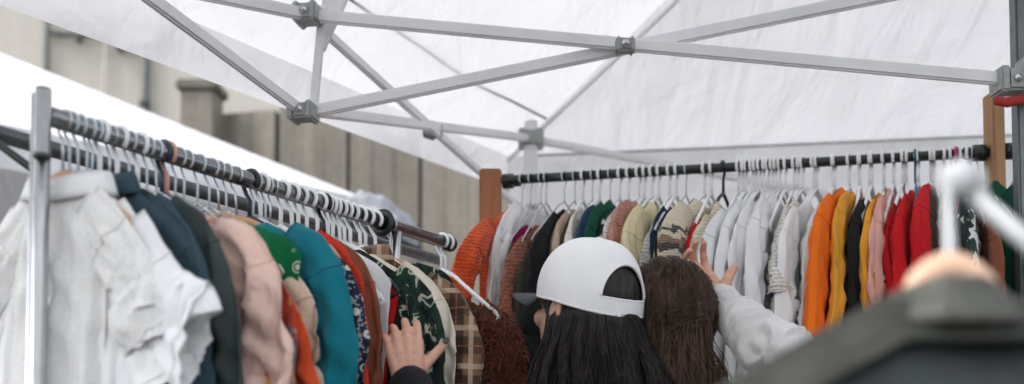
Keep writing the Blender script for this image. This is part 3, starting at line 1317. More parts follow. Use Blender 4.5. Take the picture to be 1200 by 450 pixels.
for k, (px, kind, nm, lab, mat, cat, kw) in enumerate(LEFT):
    loc = left_rail(px)
    yw = YAWL + R(lr.uniform(-4, 4))
    hang(kind, 'L', loc, yw)
    kw = dict(kw)
    kw['fold'] = kw.get('fold', 1.0) * 1.4
    kw['slope'] = kw.get('slope', 24) + 7
    kw['W'] = kw['W'] * .95
    kw.setdefault('sdir', .045 if kw.get('sleeve', 'long') == 'long' else 0)
    kw['drop'] = kw.get('drop', 0) + lr.uniform(-.004, .012)
    gt = garment(nm, lab, cat, loc, yw, mat, seed=k * 1.7 + 1, tilt=R(lr.uniform(-3, 3)), **kw)
    if 'wide cuff' in lab:
        # two stitched dots near the edge of the sleeve that faces the aisle
        slv = [c for c in gt.children if c.name.startswith('sleeve') and sum(v.co.x for v in c.data.vertices) > 0][0]
        best = sorted(((v.co.z + .0) * 1.0, v.co.x, v.co.y, v.co) for v in slv.data.vertices if v.normal.y < -.5)
        zs = [b_[3].z for b_ in best]
        zt_ = zs[0] + .045
        row = sorted((b_[3] for b_ in best), key=lambda c: (abs(c.z - zt_) + abs(c.x - max(q_[3].x for q_ in best) + .035)))
        md = MB()
        for dz in (0, .009):
            md.ell(row[0] + Vector((-.002 * (dz > 0), -.0008, dz)), (.0028, .0012, .0028), 10, 6)
        md.build('embroidered_dots', BLACK, gt)
# the fur coat on a white hanger at the far end
loc = left_rail(517)
hang('white', 'L', loc, YAWL - R(2))
garment('fur_coat', 'shaggy dark red brown fur coat at the far end of chrome rail', 'fur coat', loc, YAWL - R(2), FURM, seed=50, W=.15, L=.7, B=.024, slope=26,
        sl=.5, drop=.05, fold=.6, fur=26000, furmat=FURT)
hang('white', 'L', left_rail(523), YAWL + R(4))
# spare hangers with nothing visible on them
for px in (98, 105):
    hang('wire', 'L', left_rail(px), YAWL + R(lr.uniform(-6, 6)))
hang('white', 'L', left_rail(134), YAWL + R(3))
hang('navy', 'L', left_rail(186), YAWL - R(4))
for px in (146, 168, 204, 229, 262):
    hang('wire', 'L', left_rail(px), YAWL + R(lr.uniform(-18, 12)))
hang('black', 'L', left_rail(290), YAWL + R(5))
for px in (296, 309):
    hang('wire', 'L', left_rail(px), YAWL + R(lr.uniform(-18, 12)))
hang('black', 'L', left_rail(377), YAWL + R(5))
for px in (349, 359, 384, 396, 410, 428):
    hang('white', 'L', left_rail(px), YAWL + R(lr.uniform(-5, 5)))

BACK = [
    (612, 'wire', 'sweater', 'bright orange knitted sweater beside the stained wooden post', ORED2, 'sweater', dict(W=.20, B=.02, sl=.3, slope=26, fold=.8), 8),
    (622, 'wire', 'blouse', 'long white blouse hanging next to the bright orange sweater', WHITE, 'blouse', dict(W=.115, B=.016, sl=.5, slope=38, drop=-.03), 8),
    (634, 'wire', 'top', 'magenta sleeveless top left of the rust teddy jacket', MAG, 'top', dict(W=.15, B=.010, sleeve=None, slope=26, drop=.03), 8),
    (640, 'wire', 'jacket', 'rust brown teddy fleece jacket beside the dark olive coat', TEDDY, 'jacket', dict(W=.19, B=.014, sl=.4, slope=26, fold=.6, drop=.02), 5),
    (662, 'wire', 'coat', 'dark olive wool coat with steep shoulders behind the white cap', DOLIVE, 'coat', dict(W=.195, B=.022, sl=.55, slope=36, fold=.5), 6),
    (674, 'wire', 'jacket', 'black jacket just right of the dark olive coat', BLACK, 'jacket', dict(W=.16, B=.012, sl=.4, slope=28), 3),
    (684, 'white', 'jacket', 'tan jacket above the white cap', TAN, 'jacket', dict(W=.165, B=.015, sl=.4, slope=24), 2),
    (695, 'wire', 'sweater', 'dark brown sweater hanging beside the tan jacket', BROWN, 'sweater', dict(W=.165, B=.014, sl=.4, slope=24), 2),
    (704, 'white', 'blouse', 'ivory blouse between dark brown and navy garments', IVORY, 'blouse', dict(W=.16, B=.009, sl=.4, slope=24), 2),
    (716, 'wire', 'jacket', 'navy blue wool jacket above the white cap button', NAVY, 'jacket', dict(W=.165, B=.020, sl=.45, slope=20, fold=.6), 2),
    (728, 'white', 'shirt', 'bottle green shirt right of the navy jacket', DGREEN, 'shirt', dict(W=.165, B=.010, sl=.45, slope=24), 2),
    (738, 'white', 'shirt', 'dark printed shirt between green and off white garments', MONO, 'shirt', dict(W=.155, B=.010, sl=.45, slope=24), 2),
    (750, 'white', 'cardigan', 'off white knitted cardigan left of pink brown knit', WHITEK, 'cardigan', dict(W=.175, B=.012, sl=.45, slope=26), 4),
    (757, 'white', 'sweater', 'dusty pink brown knitted sweater behind the padded cream jacket', PINKBR, 'sweater', dict(W=.165, B=.012, sl=.45, slope=20), 4),
    (774, 'white', 'jacket', 'padded yellow cream jacket with rounded shoulders', YCREAM, 'jacket', dict(W=.185, B=.022, sl=.5, slope=24, fold=.8, srad=.06), 5),
    (786, 'white', 'cardigan', 'off white cardigan right of the padded cream jacket', WHITEK, 'cardigan', dict(W=.165, B=.010, sl=.45, slope=27, drop=.03), 5),
    (795, 'white', 'shirt', 'navy and red top between off white and fair isle knits', RED2, 'shirt', dict(W=.15, B=.012, sl=.45, slope=20, sleevemat=NAVY), 4),
    (806, 'wire', 'jacket', 'near black jacket left of the fair isle sweater', BLACK, 'jacket', dict(W=.165, B=.014, sl=.45, slope=22, drop=.01), 4),
    (828, 'white', 'sweater', 'chunky cream fair isle sweater with dark patterned bands', FAIR, 'sweater', dict(W=.185, B=.028, sl=.5, slope=28, fold=.8, srad=.065), 8),
    (836, 'white', 'sweater', 'bright red sweater between fair isle and cream cardigan', RED, 'sweater', dict(W=.15, B=.014, sl=.45, slope=22, drop=.05), 4),
    (850, 'black', 'cardigan', 'cream white chunky cardigan on a black hanger', CREAMK, 'cardigan', dict(W=.19, B=.022, sl=.45, slope=30, fold=.8), 8),
    (868, 'white', 'top', 'small black top between the cream cardigan and grey white shirt', BLACK, 'top', dict(W=.14, B=.010, sleeve=None, slope=22, drop=.03), 5),
    (884, 'white', 'shirt', 'wide pale grey white shirt beside the reaching hand', GREYW, 'shirt', dict(W=.21, B=.016, sl=.6, slope=27, fold=.7), 14),
    (893, 'white', 'shirt', 'plain white shirt right of the wide grey white one', WHITE2, 'shirt', dict(W=.19, B=.014, sl=.6, slope=26), 10),
    (903, 'white', 'blouse', 'creased white blouse in the middle of the white garments', WHITE, 'blouse', dict(W=.195, B=.012, sl=.6, slope=24), 8),
    (917, 'white', 'shirt', 'white shirt left of the short sleeved ivory tee', WHITE2, 'shirt', dict(W=.19, B=.016, sl=.6, slope=25), 8),
    (939, 'white', 'shirt', 'ivory white short sleeved tee with wide round sleeve', WHITEK, 'tee', dict(W=.18, B=.018, sleeve='short', sl=.10, slope=26, srad=.055), 6),
    (957, 'white', 'shirt', 'long white shirt hanging left of the striped cardigan', WHITE, 'shirt', dict(W=.20, B=.018, sl=.62, slope=26, L=.66), 10),
    (982, 'white', 'cardigan', 'pale grey cardigan with black stripes at the hem', STRIPE, 'cardigan', dict(W=.19, B=.013, sl=.54, slope=26, L=.64), 8),
    (999, 'white', 'jacket', 'vivid orange long jacket beside the striped cardigan', ORANGE, 'jacket', dict(W=.212, B=.016, sl=.58, slope=22, fold=.5), 10),
    (1011, 'white', 'shirt', 'mustard shirt between orange jacket and black top', MUST, 'shirt', dict(W=.165, B=.010, sl=.5, slope=20, fold=.6), 8),
    (1024, 'white', 'top', 'black top between the two mustard garments', BLACK, 'top', dict(W=.185, B=.012, sl=.5, slope=19), 7),
    (1040, 'white', 'blouse', 'mustard blouse between black top and powder pink blouse', MUST, 'blouse', dict(W=.19, B=.011, sl=.5, slope=21), 7),
    (1052, 'white', 'blouse', 'powder pink blouse showing as thin strip beside red sweaters', PPINK, 'blouse', dict(W=.19, B=.009, sl=.5, slope=22), 7),
    (1062, 'wire', 'sweater', 'dark red sweater leftmost of the three red ones', RED2, 'sweater', dict(W=.185, B=.014, sl=.5, slope=22, fold=.7), 7),
    (1079, 'white', 'sweater', 'red sweater in the middle of the three red ones', RED, 'sweater', dict(W=.19, B=.014, sl=.5, slope=23, fold=.7), 7),
    (1096, 'white', 'sweater', 'red sweater rightmost of the three red ones', RED, 'sweater', dict(W=.185, B=.018, sl=.5, slope=22, fold=.7), 4),
    (1100, 'white', 'shirt', 'dark brown shirt right of the red sweaters', BROWN, 'shirt', dict(W=.175, B=.010, sl=.5, slope=24), 4),
    (1112, 'white', 'blouse', 'white blouse behind the ball of the display arm', WHITE, 'blouse', dict(W=.18, B=.014, sl=.5, slope=24), 2),
    (1130, 'white', 'shirt', 'black and white printed shirt left of the pale pine post', MONO, 'shirt', dict(W=.17, B=.016, sl=.5, slope=24), -4),
    (1144, 'wire', 'jacket', 'rust jacket beside the pale pine post', RUST, 'jacket', dict(W=.17, B=.012, sl=.5, slope=26, drop=.05), -12),
    (1152, 'wire', 'jacket', 'dark green jacket against the pale pine post', DGREEN, 'jacket', dict(W=.17, B=.012, sl=.5, slope=30), -30),
    (1196, 'white', 'dress', 'printed dress right of the pale pine post', MONO, 'dress', dict(W=.19, B=.02, sl=.5, slope=30, drop=.06), -20),
]
for k, (px, kind, nm, lab, mat, cat, kw, ext) in enumerate(BACK):
    loc = back_rail(px)
    yw = YAWB - R(ext) + R(lr.uniform(-2, 2))
    hang(kind, 'B', loc, yw)
    kw = dict(kw)
    kw['W'] = kw['W'] * .9
    kw['slope'] = kw['slope'] + 5
    if 680 < px < 800:
        kw.setdefault('sdir', .03)
    kw.setdefault('sdir', .085 if kw.get('sleeve', 'long') == 'long' else 0)
    kw.setdefault('srad', .044)
    kw['drop'] = kw.get('drop', 0) + lr.uniform(-.006, .022)
    garment(nm, lab, cat, loc, yw, mat, seed=100 + k * 2.3, tilt=R(lr.uniform(-4, 4)), **kw)
for px in (766, 873, 877, 888, 898, 908, 912, 924, 934, 944, 961, 980, 1012, 1026, 1063, 1067, 1081, 1120, 1140):
    hang('white', 'B', back_rail(px), YAWB + R(lr.uniform(-10, 0)))
hang('blue', 'B', back_rail(1078), YAWB)
hang('pink', 'B', back_rail(1126), YAWB)

# ------------------------------------------------------------------ people
def remesh(m, name, vox, mat, parent, smooth_it=2, disp=None):
    tmp = m.mesh(name + '_src', mat)
    o = bpy.data.objects.new(name + '_src', tmp)
    COL.objects.link(o)
    rm = o.modifiers.new('r', 'REMESH')
    rm.mode = 'VOXEL'
    rm.voxel_size = vox
    sm = o.modifiers.new('s', 'SMOOTH')
    sm.iterations = smooth_it
    sm.factor = .5
    dg = bpy.context.evaluated_depsgraph_get()
    dg.update()
    me = bpy.data.meshes.new_from_object(o.evaluated_get(dg))
    bpy.data.objects.remove(o)
    bpy.data.meshes.remove(tmp)
    me.name = name
    if disp:
        ns = [v.normal.copy() for v in me.vertices]
        for v, nn in zip(me.vertices, ns):
            v.co += nn * disp(v.co)
    me.materials.clear()
    me.materials.append(mat)
    me.polygons.foreach_set('use_smooth', [True] * len(me.polygons))
    r = bpy.data.objects.new(name, me)
    COL.objects.link(r)
    r.parent = parent
    return r


def hand(m, M, curl, side=1, spread=1.0, s=.95, nails=None):
    """M: wrist frame; +Y fingers, +X thumb side, +Z back of hand"""
    def T(v):
        return M @ (Vector(v) * s)
    kn = [(.030, .088, .002), (.010, .094, .004), (-.011, .089, .003), (-.029, .079, 0)]
    rk_ = [.0098, .0098, .0094, .0084]
    for (x, y, z), r in zip(kn, rk_):
        m.cone(T((x * .62, .012, 0)), T((x, y, z)), .0145 * s, (r + .0025) * s)
    m.cone(T((.02, .03, -.004)), T((-.02, .03, -.004)), .013 * s, .013 * s)
    m.cone(T((.024, .062, -.003)), T((-.022, .058, -.003)), .0125 * s, .011 * s)
    ln = [(.040, .025, .021), (.044, .029, .022), (.041, .027, .021), (.033, .020, .019)]
    fan = [.13, .02, -.10, -.24]
    tips = []
    for f in range(4):
        p = Vector(kn[f])
        a = curl[f][0]
        d0 = Vector((math.sin(fan[f] * spread), math.cos(fan[f] * spread), 0))
        tot = 0
        r = rk_[f]
        for k in range(3):
            tot += curl[f][k]
            d = d0 * math.cos(tot) + Vector((0, 0, -1)) * math.sin(tot)
            q = p + d * ln[f][k]
            r2 = r * .9
            m.cone(T(p), T(q), r * s * (1.04 if k else 1.05), r2 * s)
            r = r2
            lastd = d
            p0_ = p
            p = q
        tips.append((p, lastd, d0, r))
    # thumb
    th = [Vector((.014, .018, -.006)), Vector((.040, .044, -.014)), Vector((.064, .066, -.014)), Vector((.086, .084, -.010))]
    rt = [.0145, .0125, .0108, .0088]
    for k in range(3):
        m.cone(T(th[k]), T(th[k + 1]), rt[k] * s, rt[k + 1] * s)
    m.cone(T((.018, .02, -.004)), T((.028, .075, -.004)), .012 * s, .009 * s)
    if nails is not None:
        dth = (th[3] - th[2]).normalized()
        items = [(p, d, d.cross(d0.cross(d)) if d0.cross(d).length > .05 else Vector((0, 0, 1)), r) for p, d, d0, r in tips]
        items.append((th[3], dth, Vector((0, 0, 1)), .0088))
        for p, d, up, r in items:
            z = Vector((0, 0, 1))
            z = (z - d * z.dot(d))
            z = z.normalized() if z.length > .1 else Vector((0, 1, 0))
            x = d.cross(z)
            mm = MB()
            rot = Matrix((x, d, z)).transposed()
            mm.ell((0, 0, 0), (r * .72 * s, r * 1.05 * s, r * .28 * s), 14, 8)
            c = M @ ((p + d * r * .35 + z * r * .80) * s)
            R3 = M.to_3x3() @ rot
            mm.v = [tuple(c + R3 @ Vector(v)) for v in mm.v]
            nails.append(mm)


def head(m, c, Mh):
    """skull, jaw, nose, eye sockets, lips and ears; faces +Y in the head frame"""
    def T(v):
        return c + Mh @ Vector(v)
    m.ell(T((0, -.012, .03)), (.073, .092, .085), 28, 18, Mh)
    m.ell(T((0, .02, -.02)), (.062, .075, .088), 28, 18, Mh)
    m.cone(T((0, .055, -.085)), T((0, .062, -.088)), .026, .024)
    for s in (-1, 1):
        m.cone(T((s * .052, -.005, -.06)), T((s * .02, .055, -.09)), .022, .02)
        m.ell(T((s * .037, .066, -.022)), (.024, .020, .020), 14, 10, Mh)     # cheek
        m.cone(T((s * .014, .088, .030)), T((s * .048, .070, .032)), .008, .007)  # brow
        m.ell(T((s * .0315, .076, .010)), (.0145, .0125, .0115), 14, 10, Mh)   # eyelid
        e = MB()
        m.ell(T((s * .078, -.012, -.002)), (.008, .019, .031), 12, 10, Mh)      # ear
        m.cone(T((s * .084, -.024, .02)), T((s * .086, -.028, -.004)), .006, .006)
        m.ell(T((s * .009, .100, -.028)), (.008, .009, .007), 10, 8, Mh)
    m.cone(T((0, .088, .016)), T((0, .106, -.024)), .008, .0105)
    m.cone(T((-.020, .086, -.051)), T((.020, .086, -.051)), .0062, .0062)
    m.cone(T((-.017, .086, -.061)), T((.017, .086, -.061)), .0068, .0068)


def eyes(c, Mh, root):
    for s in (-1, 1):
        m = MB()
        m.ell(c + Mh @ Vector((s * .0315, .0795, .010)), (.0115, .0115, .0085), 14, 10, Mh)
        m.build('eye', simple('eye_white', (.7, .68, .65), .2), root)


def strands(m, paths, r, n=3):
    for p in paths:
        k = len(p)
        m.tube(p, [r * (1 - .75 * (i / (k - 1)) ** 2) for i in range(k)], n, False)


hairdark = NT('black_brown_hair')
_n = hairdark.noise(120, 3, .6, hairdark.mapping((1, 1, .08)))
hairdark.col(hairdark.ramp(_n, [(.35, (.006, .005, .0045)), (.7, (.03, .022, .017))]))
hairdark.p(Roughness=.45, Specular_IOR_Level=.28)
hairdark = hairdark.m
hairbrown = NT('dark_brown_hair')
_n = hairbrown.noise(120, 3, .6, hairbrown.mapping((1, 1, .12)))
hairbrown.col(hairbrown.ramp(_n, [(.35, (.022, .012, .0075)), (.7, (.125, .072, .045))]))
hairbrown.p(Roughness=.45, Specular_IOR_Level=.28)
hairbrown = hairbrown.m
jeans = plain('blue_jeans', (.05, .08, .14), weave=500)
shoem = simple('dark_shoe_leather', (.02, .02, .02), .5)


def lower_body(root, m, hipz=.93, tro=jeans, fwd=0):
    """legs of the body mesh, trousers and shoes"""
    tr = MB()
    for s in (-1, 1):
        hp = Vector((s * .085, 0, hipz - .02))
        kn = Vector((s * .095, .02, .50))
        an = Vector((s * .10, -.01, .09))
        m.cone(hp, kn, .082, .055)
        m.cone(kn, an, .054, .036)
        m.cone(an + Vector((0, 0, -.045)), an + Vector((s * .01, .15, -.06)), .036, .028)
        tr.cone(hp, kn, .094, .068)
        tr.cone(kn, an, .066, .056)
        sh = MB()
        sh.cone(an + Vector((0, -.015, -.046)), an + Vector((s * .01, .16, -.055)), .044, .036)
        sh.build('shoe', shoem, root)
    tr.cone((-.06, 0, hipz + .02), (.06, 0, hipz + .02), .118, .118)
    tr.cone((-.05, 0, hipz + .1), (.05, 0, hipz + .1), .105, .105)
    m.cone((-.06, 0, hipz + .02), (.06, 0, hipz + .02), .11, .11)
    remesh(tr, 'trousers', .011, tro, root, 3, lambda co: .004 * nz(co.x * 9, co.y * 9, co.z * 14))


def torso(m, hipz, shz, sw, g=0.):
    """pelvis to shoulders, g adds cloth thickness"""
    m.cone((-.055, 0, hipz + .02), (.055, 0, hipz + .02), .108 + g, .108 + g)
    m.cone((-.045, 0, hipz + .19), (.045, 0, hipz + .19), .088 + g, .088 + g)
    m.cone((-.07, .01, shz - .17), (.07, .01, shz - .17), .098 + g, .098 + g)
    m.cone((-sw + .05, -.005, shz - .045), (sw - .05, -.005, shz - .045), .062 + g, .062 + g)
    m.cone((0, .0, hipz + .05), (0, .005, shz - .16), .10 + g, .115 + g)
    for s in (-1, 1):
        m.cone((s * .03, -.01, shz + .02), (s * (sw - .03), -.005, shz - .015), .045 + g, .052 + g)


def arm_shape(m, sh, el, wr, g=0., cut=0.):
    m.cone(sh, el, .050 + g, .039 + g)
    m.cone(el, Vector(wr).lerp(Vector(el), cut), .039 + g, (.025 + g * 1.0))


# ---- woman in the white cap
HD1 = at(684, 367, 1.85)
FACE1 = math.atan2(.78, -.62) - PI / 2
p1 = thing('person', 'person with long dark hair in a white cap reaching into the left rack', 'person', (HD1.x + .02, HD1.y - .01, 0), FACE1)
M1 = p1.matrix_basis.copy() if False else Matrix.Translation(p1.location) @ Matrix.Rotation(FACE1, 4, 'Z')
I1 = M1.inverted()
hc = I1 @ HD1
Mh1 = Matrix.Rotation(R(13), 3, 'X')
m = MB()
head(m, hc, Mh1)
sz1 = hc.z - .25
m.cone(hc + Vector((0, -.02, -.06)), (0, -.01, sz1 + .03), .052, .056)
torso(m, .93, sz1, .175)
sw = MB()
torso(sw, .93, sz1, .175, .016)
# the left hand on the garments
wr1 = at(479, 449, 1.585)
zb = Vector((.10, -.93, .34)).normalized()
yb = Vector((-.16, .30, .94))
yb = (yb - zb * yb.dot(zb)).normalized()
xb = yb.cross(zb)
HM = Matrix((xb, yb, zb)).transposed().to_4x4()
HM.translation = wr1
HML = I1 @ HM
if HML.to_3x3().determinant() < 0:
    raise ValueError('hand frame mirrored')
nl = []
hand(m, HML, [(.25, .55, .35), (.30, .55, .35), (.32, .60, .4), (.30, .6, .4)], s=.80, spread=.7, nails=nl)
wl = I1 @ wr1
shL = Vector((-.165, 0, sz1 - .02))
elL = I1 @ Vector((-.09, 1.55, 1.24))
arm_shape(m, shL, elL, wl)
arm_shape(sw, shL, elL, wl, .014, .04)
shR = Vector((.165, 0, sz1 - .02))
elR = Vector((.21, .03, sz1 - .30))
wrR = Vector((.17, .20, sz1 - .42))
arm_shape(m, shR, elR, wrR)
arm_shape(sw, shR, elR, wrR, .014, .06)
yb2 = (wrR - elR).normalized()
zb2 = Vector((1, 0, .2))
zb2 = (zb2 - yb2 * zb2.dot(yb2)).normalized()
HR = Matrix((zb2.cross(yb2), yb2, zb2)).transposed().to_4x4()
HR.translation = wrR
hand(m, HR, [(.4, .5, .3)] * 4)
lower_body(p1, m)
remesh(m, 'body', .003, skin, p1, 2)
eyes(hc, Mh1, p1)
for k, mm in enumerate(nl):
    mm.build('fingernail', simple('dark_nail_polish', (.03, .012, .015), .2) if k == 4 else simple('pale_nail', (.55, .33, .27), .25), p1)
remesh(sw, 'sweater', .007, plain('black_sweater', (.014, .014, .016)), p1, 3, lambda co: .006 * nz(co.x * 10, co.y * 10, co.z * 20))

# cap
def capT(v):
    return hc + Mh1 @ Vector(v)


capm = plain('white_cap_twill', (.74, .74, .74), weave=700, wr=.15, mot=(.95, 1.02))
CX, CY, CZ = .093, .105, .122
CB = .018    # height of the band above the head centre


def cap_pt(az, v, off=0.):
    """az measured from the front, v 0 at the band to 1 at the button"""
    ph = v * PI / 2
    r = math.cos(ph) ** .72
    z = CZ * math.sin(ph) ** 1.05
    fr = math.cos(az)
    x = (CX + off) * math.sin(az) * r
    y = (CY + off) * fr * r
    lift = .010 * max(0, fr) * (z / CZ) * (1 - z / CZ) * 4
    dip = -.012 * max(0, -fr) * (1 - v) ** 2
    # seams pull the panels in slightly
    seam = abs(((az / (2 * PI) * 6 + .5) % 1) - .5) * 2
    k = 1 + .014 * (1 - (1 - seam) ** 4 * 1.0) - .006
    wob = 1 + .022 * nz(math.sin(az) * 2, math.cos(az) * 2, v * 3) + .007 * ridge(math.sin(az) * 3.5, math.cos(az) * 3.5, v * 5) * (1 - v)
    return capT((x * k * wob, (y + lift) * k * wob - .012, CB + z + dip + off * .8))


cp = MB()
NA, NV = 192, 72
V0, VA, AO = .16, .34, R(36)


def hole(az, v):
    b = abs(((az - PI + PI) % (2 * PI)) - PI)
    return b < AO and V0 < v < V0 + VA * math.sqrt(max(0, 1 - (b / AO) ** 2))


vsx = [cap_pt(2 * PI * i / NA, j / NV) for j in range(NV + 1) for i in range(NA)]
fsx = []
for j in range(NV):
    for i in range(NA):
        if not hole(2 * PI * (i + .5) / NA + PI - PI, (j + .5) / NV):
            pass
        az = 2 * PI * (i + .5) / NA
        b = abs(az - PI)
        v = (j + .5) / NV
        if b < AO and V0 < v < V0 + VA * math.sqrt(max(0, 1 - (b / AO) ** 2)):
            continue
        fsx.append((j * NA + i, j * NA + (i + 1) % NA, (j + 1) * NA + (i + 1) % NA, (j + 1) * NA + i))
cp.add(vsx, fsx)
cpo = solidify(cp.build('cap', capm, p1), .0022, -1)
# piping round the opening, sweatband edge, seams
pp = MB()
path = []
for k in range(41):
    b = AO * math.cos(PI * k / 40)
    v = V0 + VA * math.sqrt(max(0, 1 - (b / AO) ** 2))
    path.append(cap_pt(PI + b, v, .0008))
pp.tube(path, .0032, 8, flat=.8)
pp.tube([cap_pt(PI - AO + 2 * AO * k / 20, V0 - .005, .0008) for k in range(21)], .0022, 8)
pp.tube([cap_pt(2 * PI * k / 72, .012, .0006) for k in range(73)], .0026, 8)
for k in range(6):
    az = 2 * PI * k / 6 + PI / 6 * 0
    if k == 3:
        vs_ = [.64 + .36 * q / 14 for q in range(15)]
    else:
        vs_ = [.02 + .97 * q / 24 for q in range(25)]
    for da in (-.035, .035):
        pp.tube([cap_pt(az + da / max(.25, math.cos(v * PI / 2)), v, .0003) for v in vs_[:-3]], .0010, 5)
    pp.tube([cap_pt(az, v, .0004) for v in vs_], .0019, 6)
pp.build('piping', capm, cpo)
ey = MB()
for k in range(6):
    c0_ = cap_pt(2 * PI * (k + .5) / 6, .62, .0006)
    ta = (cap_pt(2 * PI * (k + .5) / 6 + .05, .62, .0006) - c0_).normalized()
    tb = (cap_pt(2 * PI * (k + .5) / 6, .66, .0006) - c0_).normalized()
    ey.tube([c0_ + (ta * math.cos(q * PI / 8) + tb * math.sin(q * PI / 8)) * .0042 for q in range(17)], .0011, 6)
ey.build('eyelet', capm, cpo)
bt = MB()
bt.ell(cap_pt(0, 1.0), (.0085, .0085, .005), 14, 8, Mh1)
bt.build('button', capm, cpo)
vs = MB()


def visor(i, j):
    a = R(-62) + R(124) * i / 30
    u = j / 10
    base = Vector((CX * 1.0 * math.sin(a), CY * math.cos(a) - .012, CB + .006))
    L_ = .104 * max(0, math.cos(a * 1.30)) ** .55
    out = base + Vector((math.sin(a) * .10 * 0, 1, 0)) * L_ * u
    out.x *= 1 - .10 * u
    out.z += -.020 * (out.x / CX) ** 2 * (.3 + u) - .010 * u
    return capT(out)


vs.grid(31, 11, visor)
solidify(vs.build('visor', plain('charcoal_visor_twill', (.075, .08, .085), weave=700, wr=.1), cpo), .0035, 0)

# hair of the woman in the cap
hr_ = random.Random(21)
hm_ = MB()
SK = []


def hair_ring(az, t):
    """outline of the hair mass in the person's frame; az from the front, t 0 at the cap to 1 at the tips"""
    z = hc.z + .035 - t * .50
    tt = min(1, t / .35)
    e = tt * tt * (3 - 2 * tt)
    rx = .080 + .040 * e + .05 * max(0, t - .25)
    ry = .090 + .012 * e - .02 * max(0, t - .3)
    cy = -.018 - .03 * tt
    bl_ = Vector((hc.x + rx * math.sin(az), hc.y + cy + ry * math.cos(az), z))
    return bl_


AZ0, AZ1 = R(58), R(302)
base = MB()


def hb(i, j):
    az = AZ0 + (AZ1 - AZ0) * i / 60
    p = hair_ring(az, j / 30)
    c = Vector((hc.x, hc.y - .02, p.z))
    k = .965 + .02 * nz(az * 7, j * .12, 3)
    return c + (p - c) * k


base.grid(61, 31, hb)
# inner cap of hair that shows through the opening
base.ell(hc + Mh1 @ Vector((0, -.012, .035)), (.083, .099, .100), 30, 20, Mh1)
paths = []
locks = [(hr_.uniform(-.004, .016), hr_.gauss(0, .10), hr_.uniform(.08, .26), hr_.uniform(8, 14), hr_.uniform(0, 6), hr_.uniform(0, 6)) for _ in range(64)]
for k in range(3400):
    az = AZ0 + (AZ1 - AZ0) * hr_.random()
    t0 = hr_.uniform(-.02, .04) if k % 4 else hr_.uniform(.0, .4)
    t1 = min(1.0, t0 + hr_.uniform(.55, 1.0))
    lift = hr_.uniform(-.004, .007)
    w1_, w2_ = hr_.uniform(0, 6), hr_.uniform(0, 6)
    lk = locks[int((az - AZ0) / (AZ1 - AZ0) * len(locks)) % len(locks)]
    lock = lk[0]
    pts = []
    az_d = hr_.gauss(0, .07) + lk[1]
    for q in range(15):
        u = q / 14
        t = t0 + (t1 - t0) * u
        a = az + az_d * u + .02 * math.sin(t * 9 + w1_) + lk[2] * u * math.sin(t * lk[3] + lk[4])
        p = hair_ring(a, t)
        o_ = Vector((p.x - hc.x, p.y - hc.y + .02, 0)).normalized()
        p += o_ * ((lift + (lock + .013 * math.sin(t * lk[3] * .9 + lk[5])) * min(1, t * 3)) * max(0, min(1, (t - .13) / .12)))
        pts.append(p)
    paths.append(pts)
# flyaways
for k in range(60):
    az = AZ0 + (AZ1 - AZ0) * hr_.random()
    pts = []
    ld = hr_.uniform(.004, .02)
    for q in range(10):
        u = q / 9
        p = hair_ring(az + .15 * math.sin(u * 3 + k), .1 + .5 * u)
        o_ = Vector((p.x - hc.x, p.y - hc.y + .02, 0)).normalized()
        pts.append(p + o_ * ld * math.sin(u * 2.5 + .2))
    paths.append(pts)
strands(base, paths, .00085)
base.build('hair', hairdark, p1)

# ---- woman with the brown hair
HD2 = at(784, 386, 1.9)
FACE2 = R(-6)
p2 = thing('person', 'person with pinned up brown hair and pale grey sweater lifting a hand', 'person', (HD2.x, HD2.y - .01, 0), FACE2)
M2 = Matrix.Translation(p2.location) @ Matrix.Rotation(FACE2, 4, 'Z')
I2 = M2.inverted()
hc2 = I2 @ HD2
Mh2 = Matrix.Rotation(R(-8), 3, 'X')
m = MB()
head(m, hc2, Mh2)
sz2 = hc2.z - .245
m.cone(hc2 + Vector((0, -.02, -.06)), (0, -.01, sz2 + .03), .050, .056)
torso(m, .93, sz2, .18)
sw = MB()
torso(sw, .93, sz2, .18, .022)
sh = Vector((.165, 0, sz2 - .01))
el = I2 @ at(926, 420, 1.72)
wr = I2 @ at(844, 357, 1.90)
arm_shape(m, sh, el, wr)
# loose sleeve, folded at the elbow
def sleeve_tube(mb, pts, rr):
    for k in range(len(pts) - 1):
        mb.cone(pts[k], pts[k + 1], rr[k], rr[k + 1], 18)


wr_in = Vector(wr).lerp(Vector(el), .06)
sleeve_tube(sw, [sh + Vector((-.02, 0, 0)), sh.lerp(el, .5) + Vector((.0, 0, -.012)), el, el.lerp(wr_in, .35) + Vector((0, 0, -.012)), el.lerp(wr_in, .72), wr_in], [.070, .064, .055, .054, .045, .038])
yb = (I2 @ at(802, 309, 1.985) - wr).normalized()
zb = (I2 @ Vector((0, 0, EYE)) - wr).normalized()
zb = Vector((.25, -.9, .25))
zb = (zb - yb * zb.dot(yb)).normalized()
# right hand seen from the back: thumb to the left normally; here it points up and right, palm turned to the viewer
zb = -zb
xb = zb.cross(yb)     # a right hand
HM2 = Matrix((xb, yb, zb)).transposed().to_4x4()
HM2.translation = Vector(wr)
n2 = []
hand(m, HM2, [(.3, .7, .5), (.5, .8, .5), (.6, .9, .5), (.7, .9, .5)], s=.92, nails=n2)
shl = Vector((-.165, 0, sz2 - .02))
ell_ = Vector((-.2, .10, sz2 - .28))
wrl = Vector((-.10, .28, sz2 - .2))
arm_shape(m, shl, ell_, wrl)
arm_shape(sw, shl, ell_, wrl, .022, .06)
yb2 = (wrl - ell_).normalized()
zb2 = Vector((-1, 0, .4))
zb2 = (zb2 - yb2 * zb2.dot(yb2)).normalized()
HL2 = Matrix((yb2.cross(zb2), yb2, zb2)).transposed().to_4x4()
HL2.translation = wrl
hand(m, HL2, [(.4, .5, .3)] * 4)
lower_body(p2, m)
remesh(m, 'body', .003, skin, p2, 2)
eyes(hc2, Mh2, p2)
